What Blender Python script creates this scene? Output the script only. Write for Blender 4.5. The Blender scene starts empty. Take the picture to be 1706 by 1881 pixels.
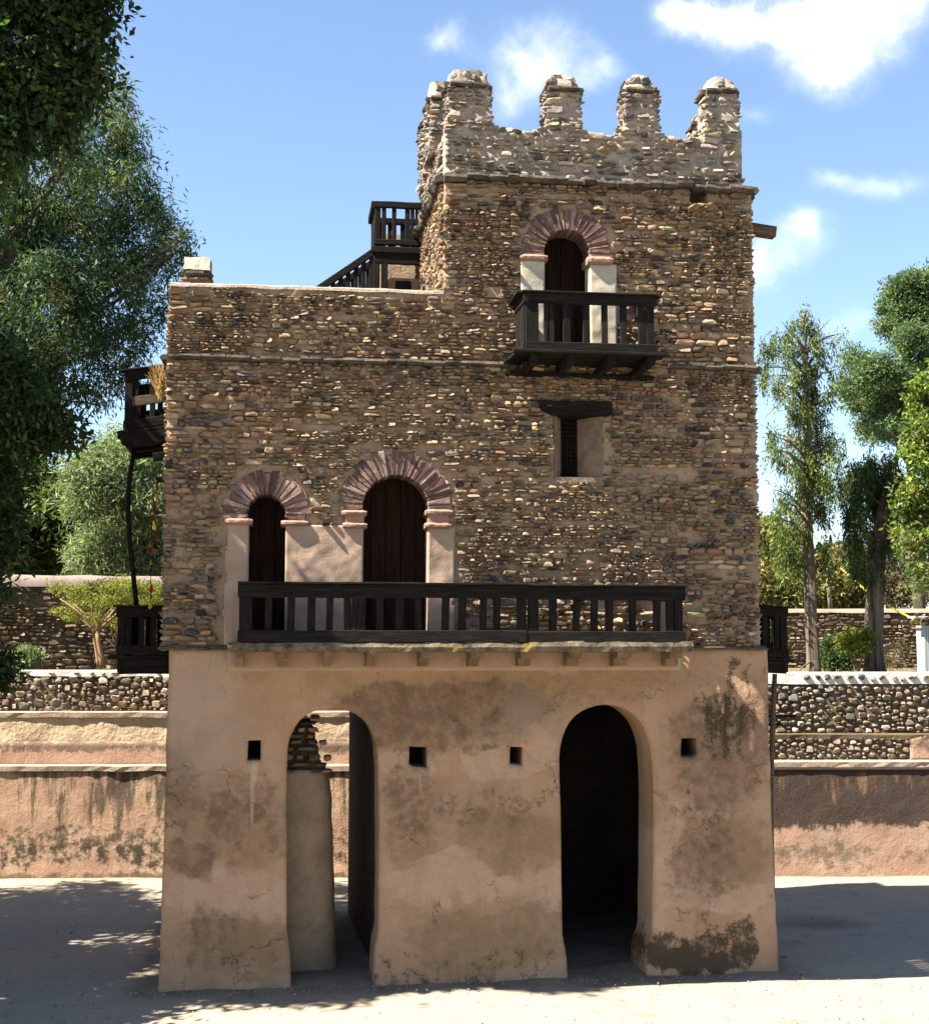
import bpy, math, random
import numpy as np
from mathutils import Vector, Matrix, noise, geometry

random.seed(7)
RNG = np.random.default_rng(7)
scene = bpy.context.scene
COL = scene.collection
R = math.radians

# ------------------------------------------------------------------ camera
F, CX, CY, PW, PH = 2640.0, 853.0, 940.5, 1706.0, 1881.0
YAW, PIT = math.atan(348 / F), math.atan(250 / F)
CAM = np.array([-3.16, -24.0, 5.48])
fw = np.array([math.sin(YAW) * math.cos(PIT), math.cos(YAW) * math.cos(PIT), math.sin(PIT)])
rt = np.array([math.cos(YAW), -math.sin(YAW), 0.0])
up = np.cross(rt, fw)
cd = bpy.data.cameras.new("camera")
cam = bpy.data.objects.new("camera", cd)
COL.objects.link(cam)
cam.matrix_world = Matrix(((rt[0], up[0], -fw[0], CAM[0]), (rt[1], up[1], -fw[1], CAM[1]), (rt[2], up[2], -fw[2], CAM[2]), (0, 0, 0, 1)))
cd.sensor_fit = 'HORIZONTAL'
cd.sensor_width = 36.0
cd.lens = 36.0 * F / PW
cd.clip_start, cd.clip_end = 0.1, 3000
scene.camera = cam

# ------------------------------------------------------------------ light
SUN_T = np.array([1.0, 0.245, -1.27])            # the way the sunlight travels
SUN_T = SUN_T / np.linalg.norm(SUN_T)
ELEV = math.asin(-SUN_T[2])
AZ = math.atan2(-SUN_T[0], -SUN_T[1])           # clockwise from +Y
sl = bpy.data.lights.new("sun", 'SUN')
sl.energy = 5.0
sl.angle = R(0.53)
sl.color = (1.0, 0.915, 0.78)
so = bpy.data.objects.new("sun", sl)
so.rotation_euler = Vector(SUN_T).to_track_quat('-Z', 'Y').to_euler()
so.location = (-30, -10, 40)
COL.objects.link(so)
scene.view_settings.view_transform = 'Standard'
scene.view_settings.look = 'None'
scene.view_settings.gamma = 1
scene.view_settings.use_curve_mapping = False
scene.view_settings.exposure = 2.4
SKY_STRENGTH = 0.051
scene.cycles.max_bounces = 8
scene.cycles.diffuse_bounces = 5
scene.cycles.transmission_bounces = 4
scene.cycles.transparent_max_bounces = 8

def ray(px, py):
    return fw + rt * (px - CX) / F - up * (py - CY) / F
def P(px, py, Y=0.0):
    """the point of the plane y = Y seen at this spot of the photograph"""
    d = ray(px, py)
    return CAM + d * ((Y - CAM[1]) / d[1])
def G(px, py, z=0.0):
    d = ray(px, py)
    return CAM + d * ((z - CAM[2]) / d[2])
def proj(p):
    d = np.asarray(p) - CAM
    dd = d @ fw
    return CX + F * (d @ rt) / dd, CY - F * (d @ up) / dd

# ------------------------------------------------------------------ node helper
ALB = 0.58        # masonry measured against the bright exposure
def dim(c, k=None): return tuple(x * (ALB if k is None else k) for x in c)

class NT:
    def __init__(s, tree):
        s.t = tree; s.n = tree.nodes; s.l = tree.links
    def node(s, typ, ins=None, **kw):
        n = s.n.new(typ)
        for k, v in kw.items():
            setattr(n, k, v)
        for k, v in (ins or {}).items():
            sk = n.inputs[k]
            if isinstance(v, bpy.types.NodeSocket):
                s.l.new(v, sk)
            else:
                sk.default_value = v
        return n
    def math(s, op, a, b=0.0, c=0.0, clamp=False):
        n = s.n.new('ShaderNodeMath'); n.operation = op; n.use_clamp = clamp
        for i, v in enumerate((a, b, c)):
            if isinstance(v, bpy.types.NodeSocket): s.l.new(v, n.inputs[i])
            else: n.inputs[i].default_value = v
        return n.outputs[0]
    def mix(s, fac, a, b, blend='MIX'):
        n = s.n.new('ShaderNodeMix'); n.data_type = 'RGBA'; n.blend_type = blend
        for i, v in ((0, fac), (6, a), (7, b)):
            if isinstance(v, bpy.types.NodeSocket): s.l.new(v, n.inputs[i])
            elif i: n.inputs[i].default_value = (v[0], v[1], v[2], 1)
            else: n.inputs[i].default_value = v
        return n.outputs[2]
    def noise(s, vec, scale, detail=6, rough=0.6, dist=0.0):
        n = s.node('ShaderNodeTexNoise', {'Scale': scale, 'Detail': detail, 'Roughness': rough, 'Distortion': dist})
        s.l.new(vec, n.inputs['Vector'])
        return n.outputs['Fac']
    def ramp(s, fac, lo, hi):
        n = s.node('ShaderNodeMapRange', {'From Min': lo, 'From Max': hi}, interpolation_type='SMOOTHSTEP')
        s.l.new(fac, n.inputs['Value'])
        return n.outputs[0]
    def scaled(s, vec, sc):
        n = s.node('ShaderNodeVectorMath', operation='MULTIPLY')
        s.l.new(vec, n.inputs[0]); n.inputs[1].default_value = sc
        return n.outputs[0]

def new_mat(name):
    m = bpy.data.materials.new(name); m.use_nodes = True
    m.node_tree.nodes.clear()
    t = NT(m.node_tree)
    out = t.node('ShaderNodeOutputMaterial')
    bs = t.node('ShaderNodeBsdfPrincipled', {'Roughness': 0.9})
    bs.inputs['Specular IOR Level'].default_value = 0.25
    t.l.new(bs.outputs[0], out.inputs[0])
    geo = t.node('ShaderNodeNewGeometry')
    return m, t, bs, out, geo.outputs['Position']

def bump(t, bs, h, strength, dist):
    b = t.node('ShaderNodeBump', {'Strength': strength, 'Distance': dist})
    t.l.new(h, b.inputs['Height']); t.l.new(b.outputs[0], bs.inputs['Normal'])

def simple_mat(name, c1, c2, scale=6, bscale=60, bdist=0.01, rough=0.9, stretch=None):
    m, t, bs, out, pos = new_mat(name)
    c1, c2 = dim(c1), dim(c2)
    v = t.scaled(pos, stretch) if stretch else pos
    n1 = t.noise(v, scale, 8, 0.65)
    n2 = t.noise(v, scale * 6, 4, 0.6)
    f = t.math('ADD', t.math('MULTIPLY', n1, 0.7), t.math('MULTIPLY', n2, 0.3))
    t.l.new(t.mix(t.ramp(f, 0.36, 0.64), c1, c2), bs.inputs['Base Color'])
    bs.inputs['Roughness'].default_value = rough
    bump(t, bs, t.noise(v, bscale, 5, 0.6), 0.7, bdist)
    return m

def stone_mat(name, from_object, moss=0.0):
    m, t, bs, out, pos = new_mat(name)
    if from_object:
        c = t.node('ShaderNodeObjectInfo').outputs['Color']
    else:
        c = t.node('ShaderNodeAttribute', attribute_name='tint').outputs['Color']
    n1 = t.noise(pos, 14, 8, 0.7)
    n2 = t.noise(pos, 60, 4, 0.6)
    k = t.math('ADD', t.math('MULTIPLY', n1, 1.3), 0.35)
    col = t.mix(1.0, c, t.node('ShaderNodeCombineColor', {0: k, 1: k, 2: k}).outputs[0], 'MULTIPLY')
    dust = t.ramp(t.math('ADD', t.math('MULTIPLY', t.noise(pos, 6, 6, 0.7), .6), t.math('MULTIPLY', t.noise(pos, 0.8, 4, 0.6), .4)), 0.49, 0.60)
    col = t.mix(t.math('MULTIPLY', dust, 0.6), col, dim((0.50, 0.365, 0.24)))
    if moss:
        ms = t.ramp(t.noise(pos, 2.2, 6, 0.7), 0.5, 0.64)
        col = t.mix(t.math('MULTIPLY', ms, moss), col, (0.07, 0.055, 0.025))
    t.l.new(col, bs.inputs['Base Color'])
    h = t.math('ADD', n1, t.math('MULTIPLY', n2, 0.4))
    bump(t, bs, h, 1.0, 0.035)
    return m

def mortar_mat(name, c1, c2, c3):
    m, t, bs, out, pos = new_mat(name)
    c1, c2, c3 = dim(c1), dim(c2), dim(c3)
    n1 = t.noise(pos, 1.1, 7, 0.65)
    n2 = t.noise(pos, 9, 8, 0.7)
    n3 = t.noise(pos, 45, 5, 0.65)
    col = t.mix(t.ramp(n1, 0.4, 0.62), c1, c2)
    col = t.mix(t.ramp(n2, 0.53, 0.68), col, c3)
    t.l.new(col, bs.inputs['Base Color'])
    h = t.math('ADD', t.math('MULTIPLY', n2, 1.0), t.math('MULTIPLY', n3, 0.45))
    bump(t, bs, h, 1.0, 0.055)
    return m

def timber_mat(name, axis, dark=(0.005, 0.0042, 0.0037), grey=(0.017, 0.0145, 0.0125)):
    m, t, bs, out, pos = new_mat(name)
    st = [11.0, 11.0, 11.0]; st[axis] = 0.9
    v = t.scaled(pos, st)
    n1 = t.noise(v, 2.2, 8, 0.7, 0.3)
    n2 = t.noise(v, 7, 4, 0.6)
    f = t.math('ADD', t.math('MULTIPLY', n1, 0.65), t.math('MULTIPLY', n2, 0.35))
    col = t.mix(t.ramp(f, 0.42, 0.66), dark, grey)
    t.l.new(col, bs.inputs['Base Color'])
    bs.inputs['Roughness'].default_value = 0.9
    bs.inputs['Specular IOR Level'].default_value = 0.12
    bump(t, bs, f, 0.9, 0.014)
    return m

def leaf_mat(name, trans=0.35, rough=0.6):
    m, t, bs, out, pos = new_mat(name)
    c = t.node('ShaderNodeAttribute', attribute_name='tint').outputs['Color']
    t.l.new(c, bs.inputs['Base Color'])
    bs.inputs['Roughness'].default_value = rough
    bs.inputs['Specular IOR Level'].default_value = 0.22
    tr = t.node('ShaderNodeBsdfTranslucent')
    t.l.new(t.mix(1.0, c, (1.5, 1.7, 0.7), 'MULTIPLY'), tr.inputs[0])
    mx = t.node('ShaderNodeMixShader', {0: trans})
    t.l.new(bs.outputs[0], mx.inputs[1]); t.l.new(tr.outputs[0], mx.inputs[2])
    t.l.new(mx.outputs[0], out.inputs[0])
    return m

# ------------------------------------------------------------------ world: sky and clouds
world = bpy.data.worlds.new("World"); scene.world = world; world.use_nodes = True
wt = NT(world.node_tree); wt.n.clear()
wo = wt.node('ShaderNodeOutputWorld')
bg = wt.node('ShaderNodeBackground', {'Strength': SKY_STRENGTH})
wt.l.new(bg.outputs[0], wo.inputs[0])
sky = wt.node('ShaderNodeTexSky', sky_type='NISHITA', sun_disc=False, sun_elevation=ELEV, sun_rotation=AZ,
              altitude=600, air_density=1.0, dust_density=0.5, ozone_density=1.8)
tc = wt.node('ShaderNodeTexCoord').outputs['Generated']
warp = wt.node('ShaderNodeTexNoise', {'Scale': 9.0, 'Detail': 5, 'Roughness': 0.6}); wt.l.new(tc, warp.inputs['Vector'])
wv = wt.node('ShaderNodeVectorMath', {1: (0.5, 0.5, 0.5)}, operation='SUBTRACT'); wt.l.new(warp.outputs['Color'], wv.inputs[0])
wv2 = wt.node('ShaderNodeVectorMath', operation='MULTIPLY_ADD'); wt.l.new(wv.outputs[0], wv2.inputs[0])
wv2.inputs[1].default_value = (0.07, 0.07, 0.07); wt.l.new(tc, wv2.inputs[2])
dirv = wv2.outputs[0]
def cloud_blob(center, axu, axv, su, sv):
    d = wt.node('ShaderNodeVectorMath', operation='SUBTRACT'); wt.l.new(dirv, d.inputs[0]); d.inputs[1].default_value = center
    du = wt.node('ShaderNodeVectorMath', {1: axu}, operation='DOT_PRODUCT'); wt.l.new(d.outputs[0], du.inputs[0])
    dv = wt.node('ShaderNodeVectorMath', {1: axv}, operation='DOT_PRODUCT'); wt.l.new(d.outputs[0], dv.inputs[0])
    dn = wt.node('ShaderNodeVectorMath', {1: tuple(np.cross(axu, axv))}, operation='DOT_PRODUCT'); wt.l.new(d.outputs[0], dn.inputs[0])
    a = wt.math('POWER', wt.math('DIVIDE', du.outputs['Value'], su), 2.0)
    b = wt.math('POWER', wt.math('DIVIDE', dv.outputs['Value'], sv), 2.0)
    c = wt.math('POWER', wt.math('DIVIDE', dn.outputs['Value'], max(su, sv)), 2.0)
    e = wt.math('ADD', wt.math('ADD', a, b), c)
    return wt.math('EXPONENT', wt.math('MULTIPLY', e, -1.0))
CLOUDS = [  # spot in the view and half sizes in photograph pixels, weight
    (818, 88, 40, 30, 0.75), (985, 120, 80, 60, .95), (1095, 150, 50, 30, 0.5), (935, 195, 45, 45, 0.55),
    (1470, 22, 160, 46, 1.2), (1330, 40, 80, 34, .85), (1540, 100, 75, 55, 0.7), (1650, 20, 100, 60, .95), (1270, 40, 60, 32, 0.55),
    (1430, 490, 80, 46, .95), (1470, 430, 50, 30, 0.6), (1545, 600, 50, 22, 0.55), (1600, 350, 90, 22, 0.5), (1370, 190, 40, 20, 0.4), (1530, 330, 40, 18, 0.4)]
tot = None
for (x, y, a, b, w) in CLOUDS:
    d = ray(x, y); d = d / np.linalg.norm(d)
    s_ = wt.math('MULTIPLY', cloud_blob(tuple(d), tuple(rt), tuple(up), a / F, b / F), w)
    tot = s_ if tot is None else wt.math('ADD', tot, s_)
rnd = random.Random(3)
for k in range(12):       # the same scattered clouds over the rest of the sky
    a = YAW + R(28 + 27.5 * k); e = R(rnd.uniform(12, 45))
    d = (math.sin(a) * math.cos(e), math.cos(a) * math.cos(e), math.sin(e))
    u_ = (math.cos(a), -math.sin(a), 0.0)
    v_ = tuple(np.cross(u_, d))
    s_ = wt.math('MULTIPLY', cloud_blob(d, u_, v_, rnd.uniform(.05, .13), rnd.uniform(.025, .05)), 1.0)
    tot = wt.math('ADD', tot, s_)
cn = wt.noise(dirv, 14, 10, 0.66)
dens = wt.math('MULTIPLY', tot, wt.math('ADD', wt.math('MULTIPLY', cn, 2.9), -0.6))
dens = wt.ramp(dens, 0.04, 1.35)
cloud_col = (7.2, 7.25, 7.3)
sky_c = wt.mix(1.0, sky.outputs[0], (1.0, 1.0, 1.0), 'MULTIPLY')
wt.l.new(wt.mix(wt.math('MULTIPLY', dens, 0.92), sky_c, cloud_col), bg.inputs['Color'])

# ------------------------------------------------------------------ object helpers
def link(o, parent=None):
    COL.objects.link(o)
    if parent is not None: o.parent = parent
    return o

def tag(o, label=None, cat=None, group=None, kind=None):
    if label: o['label'] = label
    if cat: o['category'] = cat
    if group: o['group'] = group
    if kind: o['kind'] = kind
    return o

def thing(name, label, cat, loc, group=None):
    o = bpy.data.objects.new(name, None)
    o.location = loc; o.empty_display_size = 0.3
    link(o); tag(o, label, cat, group)
    return o

def base_of(parent):
    l = Vector((0, 0, 0)); p = parent
    while p is not None:
        l += p.location; p = p.parent
    return l

def np_mesh(name, verts, faces, mat=None, tint=None, smooth=False):
    """verts (N,3); faces list of tuples or an (M,k) int array; tint (N,3) per vertex"""
    me = bpy.data.meshes.new(name)
    if isinstance(faces, np.ndarray):
        k = faces.shape[1]; M = len(faces)
        me.vertices.add(len(verts)); me.vertices.foreach_set('co', np.asarray(verts, dtype=np.float32).ravel())
        me.loops.add(M * k); me.loops.foreach_set('vertex_index', faces.astype(np.int32).ravel())
        me.polygons.add(M)
        me.polygons.foreach_set('loop_start', np.arange(0, M * k, k, dtype=np.int32))
        me.polygons.foreach_set('loop_total', np.full(M, k, dtype=np.int32))
        me.update(calc_edges=True)
    else:
        me.from_pydata([tuple(v) for v in verts], [], faces)
        me.update()
    if tint is not None:
        a = me.attributes.new('tint', 'FLOAT_COLOR', 'POINT')
        c = np.ones((len(verts), 4), dtype=np.float32); c[:, :3] = tint
        a.data.foreach_set('color', c.ravel())
    if mat is not None: me.materials.append(mat)
    if smooth: me.polygons.foreach_set('use_smooth', np.ones(len(me.polygons), dtype=bool))
    return me

class MB:
    """collects shapes in world coordinates and links them as ONE mesh object"""
    def __init__(s): s.v = []; s.f = []; s.c = []
    def add(s, vs, fs, tint=(1, 1, 1)):
        o = len(s.v); s.v += [tuple(v) for v in vs]; s.f += [tuple(i + o for i in f) for f in fs]; s.c += [tint] * len(vs)
    def box(s, x0, x1, y0, y1, z0, z1, j=0.0):
        vs = [(x + random.uniform(-j, j), y + random.uniform(-j, j), z + random.uniform(-j, j)) for z in (z0, z1) for y in (y0, y1) for x in (x0, x1)]
        s.add(vs, [(0, 2, 3, 1), (4, 5, 7, 6), (0, 1, 5, 4), (2, 6, 7, 3), (0, 4, 6, 2), (1, 3, 7, 5)])
    def beam(s, p, q, w, h, side=None, ch=0.012, seg=3, j=0.004):
        """a sawn timber from p to q, w wide along side, h the other way, chamfered and a little uneven"""
        p, q = Vector(p), Vector(q); ax = (q - p).normalized()
        sd = Vector(side) if side is not None else (Vector((0, 0, 1)).cross(ax) if abs(ax.z) < 0.9 else Vector((1, 0, 0)))
        sd = (sd - ax * sd.dot(ax)).normalized(); tp = ax.cross(sd)
        a, b = w / 2, h / 2; c = min(ch, a * .5, b * .5)
        sec = [(-a + c, -b), (a - c, -b), (a, -b + c), (a, b - c), (a - c, b), (-a + c, b), (-a, b - c), (-a, -b + c)]
        vs = []
        for i in range(seg + 1):
            m = p.lerp(q, i / seg); k = 1 + random.uniform(-j, j) * 4
            off = sd * random.uniform(-j, j) + tp * random.uniform(-j, j)
            vs += [m + off + sd * (x * k) + tp * (y * k) for x, y in sec]
        fs = [(i * 8 + e, i * 8 + (e + 1) % 8, (i + 1) * 8 + (e + 1) % 8, (i + 1) * 8 + e) for i in range(seg) for e in range(8)]
        fs += [tuple(range(7, -1, -1)), tuple(range(seg * 8, seg * 8 + 8))]
        s.add(vs, fs)
    def tube(s, pts, rad, n=8, lump=0.0, tint=(1, 1, 1)):
        pts = [Vector(p) for p in pts]; vs = []; prev = None
        for i, p in enumerate(pts):
            ax = (pts[min(i + 1, len(pts) - 1)] - pts[max(i - 1, 0)]).normalized()
            sd = (prev - ax * prev.dot(ax)).normalized() if prev is not None else ax.orthogonal().normalized()
            prev = sd; tp = ax.cross(sd)
            for k in range(n):
                a = 2 * math.pi * k / n; r = rad[i] * (1 + (lump * noise.noise((p * 1.7) + Vector((k * 1.3, 0, 5)))) if lump else 1)
                vs.append(p + sd * math.cos(a) * r + tp * math.sin(a) * r)
        m = len(pts)
        fs = [(i * n + k, i * n + (k + 1) % n, (i + 1) * n + (k + 1) % n, (i + 1) * n + k) for i in range(m - 1) for k in range(n)]
        fs += [tuple(range(n - 1, -1, -1)), tuple(range((m - 1) * n, m * n))]
        s.add(vs, fs, tint)
    def prism(s, poly, y0, y1):
        """an (x, z) outline given from y0 back to y1"""
        n = len(poly)
        vs = [(x, y0, z) for x, z in poly] + [(x, y1, z) for x, z in poly]
        s.add(vs, [tuple(range(n)), tuple(range(2 * n - 1, n - 1, -1))] + [(k, k + n, (k + 1) % n + n, (k + 1) % n) for k in range(n)])
    def build(s, name, mat, parent=None, smooth=False, tinted=False):
        b = base_of(parent) if parent is not None else Vector((0, 0, 0))
        vs = np.array(s.v) - np.array(b)
        me = np_mesh(name, vs, s.f, mat, np.array(s.c) if tinted else None, smooth)
        return link(bpy.data.objects.new(name, me), parent)

def fbm(x, y, z, sc, oct=4):
    return noise.fractal(Vector((x * sc, y * sc, z * sc)), 1.0, 2.0, oct)

# ------------------------------------------------------------------ materials
M_FLOOR = None
M_STONE = stone_mat("rubble_stone", True)
M_STONES = stone_mat("rubble_stonework", False)
M_RIM = stone_mat("rim_stone", True, 0.35)
M_RIMS = stone_mat("rim_stonework", False, 0.35)
M_MORTAR = mortar_mat("earth_mortar", (0.46, 0.325, 0.215), (0.55, 0.405, 0.27), (0.26, 0.175, 0.115))
M_MORTAR_TOP = mortar_mat("grey_mortar", (0.44, 0.365, 0.29), (0.54, 0.455, 0.365), (0.22, 0.18, 0.145))
M_MORTAR_DARK = mortar_mat("mossy_mortar", (0.13, 0.09, 0.05), (0.22, 0.16, 0.09), (0.06, 0.045, 0.025))
M_WHITE = mortar_mat("whitewash", (.95, .91, .83), (1.06, 1.02, .94), (0.7, 0.6, 0.48))
M_SLATE = simple_mat("slate_edge", (0.035, 0.03, 0.026), (0.14, 0.11, 0.08), 5, 40, 0.012)
M_TX, M_TY, M_TZ = (timber_mat("old_timber_" + a, i) for i, a in enumerate(("rail", "joist", "post")))
M_BEAM = timber_mat("brown_beam", 0, (0.05, 0.035, 0.024), (0.14, 0.10, 0.07))
M_DOOR = timber_mat("door_plank", 2, (0.010, 0.0048, 0.003), (0.030, 0.013, 0.007))
M_VOUS = stone_mat("voussoir_stone", True)
M_JOINT = mortar_mat("arch_joint", (0.46, 0.34, 0.24), (0.40, 0.27, 0.19), (0.28, 0.17, 0.13))
M_PLAST = simple_mat("pink_plaster", (0.45, 0.30, 0.215), (0.53, 0.385, 0.275), 2.2, 30, 0.008)
M_CREAM = simple_mat("cream_plaster", (0.55, 0.46, 0.31), (0.68, 0.62, 0.48), 2.0, 30, 0.006)
M_IMPOST = simple_mat("impost_plaster", (0.36, 0.20, 0.15), (0.44, 0.27, 0.20), 5, 50, 0.006)
M_LEDGE = simple_mat("lichen_ledge", (0.05, 0.042, 0.03), (0.24, 0.19, 0.12), 6, 40, 0.02)
M_INNER_SHADE = simple_mat("inner_shade_plaster", (0.022, 0.017, 0.014), (0.06, 0.045, 0.034), 1.2, 20, .02)  # near-black colour carries the deep shade of the ground storey rooms
M_BARK = simple_mat("bark", (0.06, 0.045, 0.034), (0.15, 0.115, 0.085), 3, 20, 0.03, stretch=(1, 1, 0.25))
M_PALEBARK = simple_mat("grey_bark", (0.05, 0.037, 0.029), (0.30, 0.23, 0.175), 3.5, 14, 0.08, stretch=(2.6, 2.6, 0.16))
M_TANBARK = simple_mat("tan_bark", (0.28, 0.17, 0.09), (0.40, 0.27, 0.15), 3, 20, 0.01, stretch=(1, 1, 0.25))
M_LEAF = leaf_mat("leaf")
M_NEEDLE = leaf_mat("needle_spray", 0.25, 0.6)

# lichen patches on the ledge
def add_lichen(m):
    t = NT(m.node_tree); bs = next(n for n in t.n if n.type == 'BSDF_PRINCIPLED')
    old = bs.inputs['Base Color'].links[0].from_socket
    pos = t.node('ShaderNodeNewGeometry').outputs['Position']
    f = t.ramp(t.noise(pos, 1.6, 6, 0.7), 0.52, 0.64)
    t.l.new(t.mix(t.math('MULTIPLY', f, 0.75), old, (0.20, 0.13, 0.012)), bs.inputs['Base Color'])
add_lichen(M_LEDGE)

# ------------------------------------------------------------------ stones
def stone_shape(seed, rounded=0.0):
    r = random.Random(seed); n = r.choice((7, 8, 8, 9)) if rounded else r.choice((5, 6, 6, 7, 8))
    rings = []
    out = []
    e = 0.50 + 0.35 * rounded
    for k in range(n):
        a = 2 * math.pi * (k + r.uniform(-.25, .25)) / n
        c, s_ = math.cos(a), math.sin(a)
        x = math.copysign(abs(c) ** e, c) * .5 * r.uniform(.78, 1.06)
        z = math.copysign(abs(s_) ** e, s_) * .5 * r.uniform(.70, 1.10)
        out.append((x, z))
    vs = [(x * .98, .6, z * .98) for x, z in out]
    vs += [(x, -.12 + r.uniform(-.12, .10), z) for x, z in out]
    k2 = .86 - .24 * rounded
    tilt, tz = r.uniform(-.5, .5), r.uniform(-.7, .45)
    vs += [(x * k2 * r.uniform(.9, 1.08), -.47 + tilt * x + tz * z + r.uniform(-.08, .08), z * k2 * r.uniform(.85, 1.08)) for x, z in out]
    vs.append((r.uniform(-.1, .1), (-.53 if not rounded else -.60) + r.uniform(-.06, .05), r.uniform(-.1, .1)))
    fs = []
    for g in (0, 1):
        fs += [(g * n + k, (g + 1) * n + k, (g + 1) * n + (k + 1) % n, g * n + (k + 1) % n) for k in range(n)]
    fs += [(2 * n + k, 3 * n, 2 * n + (k + 1) % n) for k in range(n)]
    # orient outward (front is -y)
    fs = [tuple(reversed(f)) for f in fs]
    return np.array(vs), fs
SLABS = [stone_shape(100 + i) for i in range(16)]
COBBLES = [stone_shape(300 + i, 1.0) for i in range(12)]
def shape_meshes(shapes, name, mat):
    return [np_mesh(name, v, f, mat) for v, f in shapes]

def pick(r, pal):
    c = r.choices([p[1] for p in pal], [p[0] for p in pal])[0]
    k = r.uniform(.7, 1.35) * ALB
    return tuple(min(.7, max(.01, x * k * r.uniform(.94, 1.06))) for x in c)
PAL_WALL = [(5, (.30, .202, .120)), (4, (.39, .275, .165)), (3, (.22, .155, .10)), (2.2, (.075, .068, .066)), (2.0, (.48, .37, .245)), (.7, (.27, .15, .085)), (1.2, (.17, .152, .138))]
PAL_TOP = [(4, (.33, .275, .22)), (4, (.24, .215, .19)), (2.5, (.11, .11, .11)), (3, (.46, .40, .32)), (.6, (.33, .22, .12))]
PAL_RIM = [(4, (.32, .275, .22)), (3, (.24, .20, .165)), (2, (.15, .15, .15)), (2, (.42, .37, .30)), (1.5, (.33, .24, .15))]
PAL_VOUS = [(4, (.20, .115, .10)), (3, (.16, .09, .085)), (2, (.25, .16, .145)), (1.2, (.30, .22, .20))]

class Stones:
    """collects stones; the largest become parts, the rest one part of kind stuff"""
    def __init__(s): s.items = []
    def put(s, r, o, ua, va, na, u, v, l, h, d, pal, shapes, rank=1.0, wob=0.0):
        s.items.append((l * h * rank, r.randrange(len(shapes)), Vector(o) + Vector(ua) * u + Vector(va) * v + Vector(na) * wob, ua, va, na, l, h, d, r.uniform(-.09, .09), r.choice((-1, 1)), pick(r, pal), shapes))
    def finish(s, parent, many_parent, meshes_of, mat_many, top=300, name='stone', many='stonework'):
        s.items.sort(key=lambda i: -i[0])
        b = base_of(parent)
        V, Fc, T = [], [], []; off = 0
        for k, (ar, si, c, ua, va, na, l, h, d, rot, fl, col, shapes) in enumerate(s.items):
            ua, va, na = Vector(ua), Vector(va), Vector(na)
            X = (ua * math.cos(rot) + va * math.sin(rot)) * l * fl; Z = (va * math.cos(rot) - ua * math.sin(rot)) * h; Y = -na * d
            if k < top:
                o = bpy.data.objects.new(name, meshes_of(shapes)[si])
                M = Matrix((X, Y, Z)).transposed().to_4x4(); M.translation = c - b
                link(o, parent); o.matrix_basis = M
                o.color = (*col, 1)
            else:
                vs, fs = shapes[si]
                A = np.array((X, Y, Z))
                w = vs @ A + np.array(c)
                V.append(w); T.append(np.tile(col, (len(vs), 1)))
                if fl > 0: Fc += [tuple(i + off for i in f) for f in fs]
                else: Fc += [tuple(i + off for i in reversed(f)) for f in fs]
                off += len(vs)
        if V:
            me = np_mesh(many, np.concatenate(V) - np.array(base_of(many_parent)), Fc, mat_many, np.concatenate(T))
            tag(link(bpy.data.objects.new(many, me), many_parent), kind='stuff')

def courses(r, u0, u1, v0, v1, hr, lr, ok, fill=0.93, mort=0.012):
    """stones laid in wavy courses: yields (u, v, length, height)"""
    v = v0
    seed = r.uniform(0, 100)
    while v < v1:
        h = r.uniform(*hr)
        u = u0 + r.uniform(-.015, .015)
        while u < u1:
            l = r.uniform(*lr) * (1.25 if r.random() < .12 else 1)
            hh = h * r.uniform(.72, 1.12)
            cu, cv = u + l / 2, v + h / 2 + .05 * noise.noise(Vector((u * .8, v * .8, seed)))
            if r.random() < fill and ok(cu, cv, l, hh):
                yield cu, cv, l, hh
            u += l + mort * r.uniform(.3, 2.4)
        v += h + mort * r.uniform(.4, 1.6)

def patchwork(r, u0, u1, v0, v1, ok, fill=.95, mort=.01, big=1.0):
    """rubble laid in many small irregular patches, each with its own course heights"""
    v = v0
    while v < v1:
        H = r.uniform(.3, .75); u = u0
        while u < u1:
            Wd = r.uniform(.5, 1.6)
            k = r.choices((.62, .85, 1.1, 1.5), (3, 5, 4, 1.6))[0] * big
            dv = r.uniform(-.06, .06)
            ue, ve = min(u + Wd, u1), min(v + H, v1)
            yield from courses(r, u, ue - .03, v + dv, ve + dv - .03, (.05 * k, .115 * k), (.10 * k, .32 * k), ok, fill, mort)
            u += Wd
        v += H

def packed(r, u0, u1, v0, v1, smin, smax, gap=.012, flat=.8, tries=5200):
    """cobbles packed at random, large ones first"""
    grid = {}; out = []
    for k in range(tries):
        s_ = smax + (smin - smax) * (k / tries) ** .6
        l = s_ * r.uniform(.85, 1.35); h = s_ * r.uniform(flat * .8, flat * 1.2)
        u, v = r.uniform(u0, u1), r.uniform(v0 + h * .45, v1 - h * .45)
        gi, gj = int(u / .3), int(v / .3); okk = True
        for a in (-1, 0, 1):
            for b in (-1, 0, 1):
                for (x, y, L_, H_) in grid.get((gi + a, gj + b), ()):
                    if ((u - x) / ((l + L_) / 2 + gap)) ** 2 + ((v - y) / ((h + H_) / 2 + gap)) ** 2 < .92: okk = False; break
                if not okk: break
            if not okk: break
        if okk:
            grid.setdefault((gi, gj), []).append((u, v, l, h)); out.append((u, v, l, h))
    return out

def in_poly(x, z, poly):
    c = False; n = len(poly); j = n - 1
    for i in range(n):
        xi, zi = poly[i]; xj, zj = poly[j]
        if (zi > z) != (zj > z) and x < (xj - xi) * (z - zi) / (zj - zi) + xi: c = not c
        j = i
    return c

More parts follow.
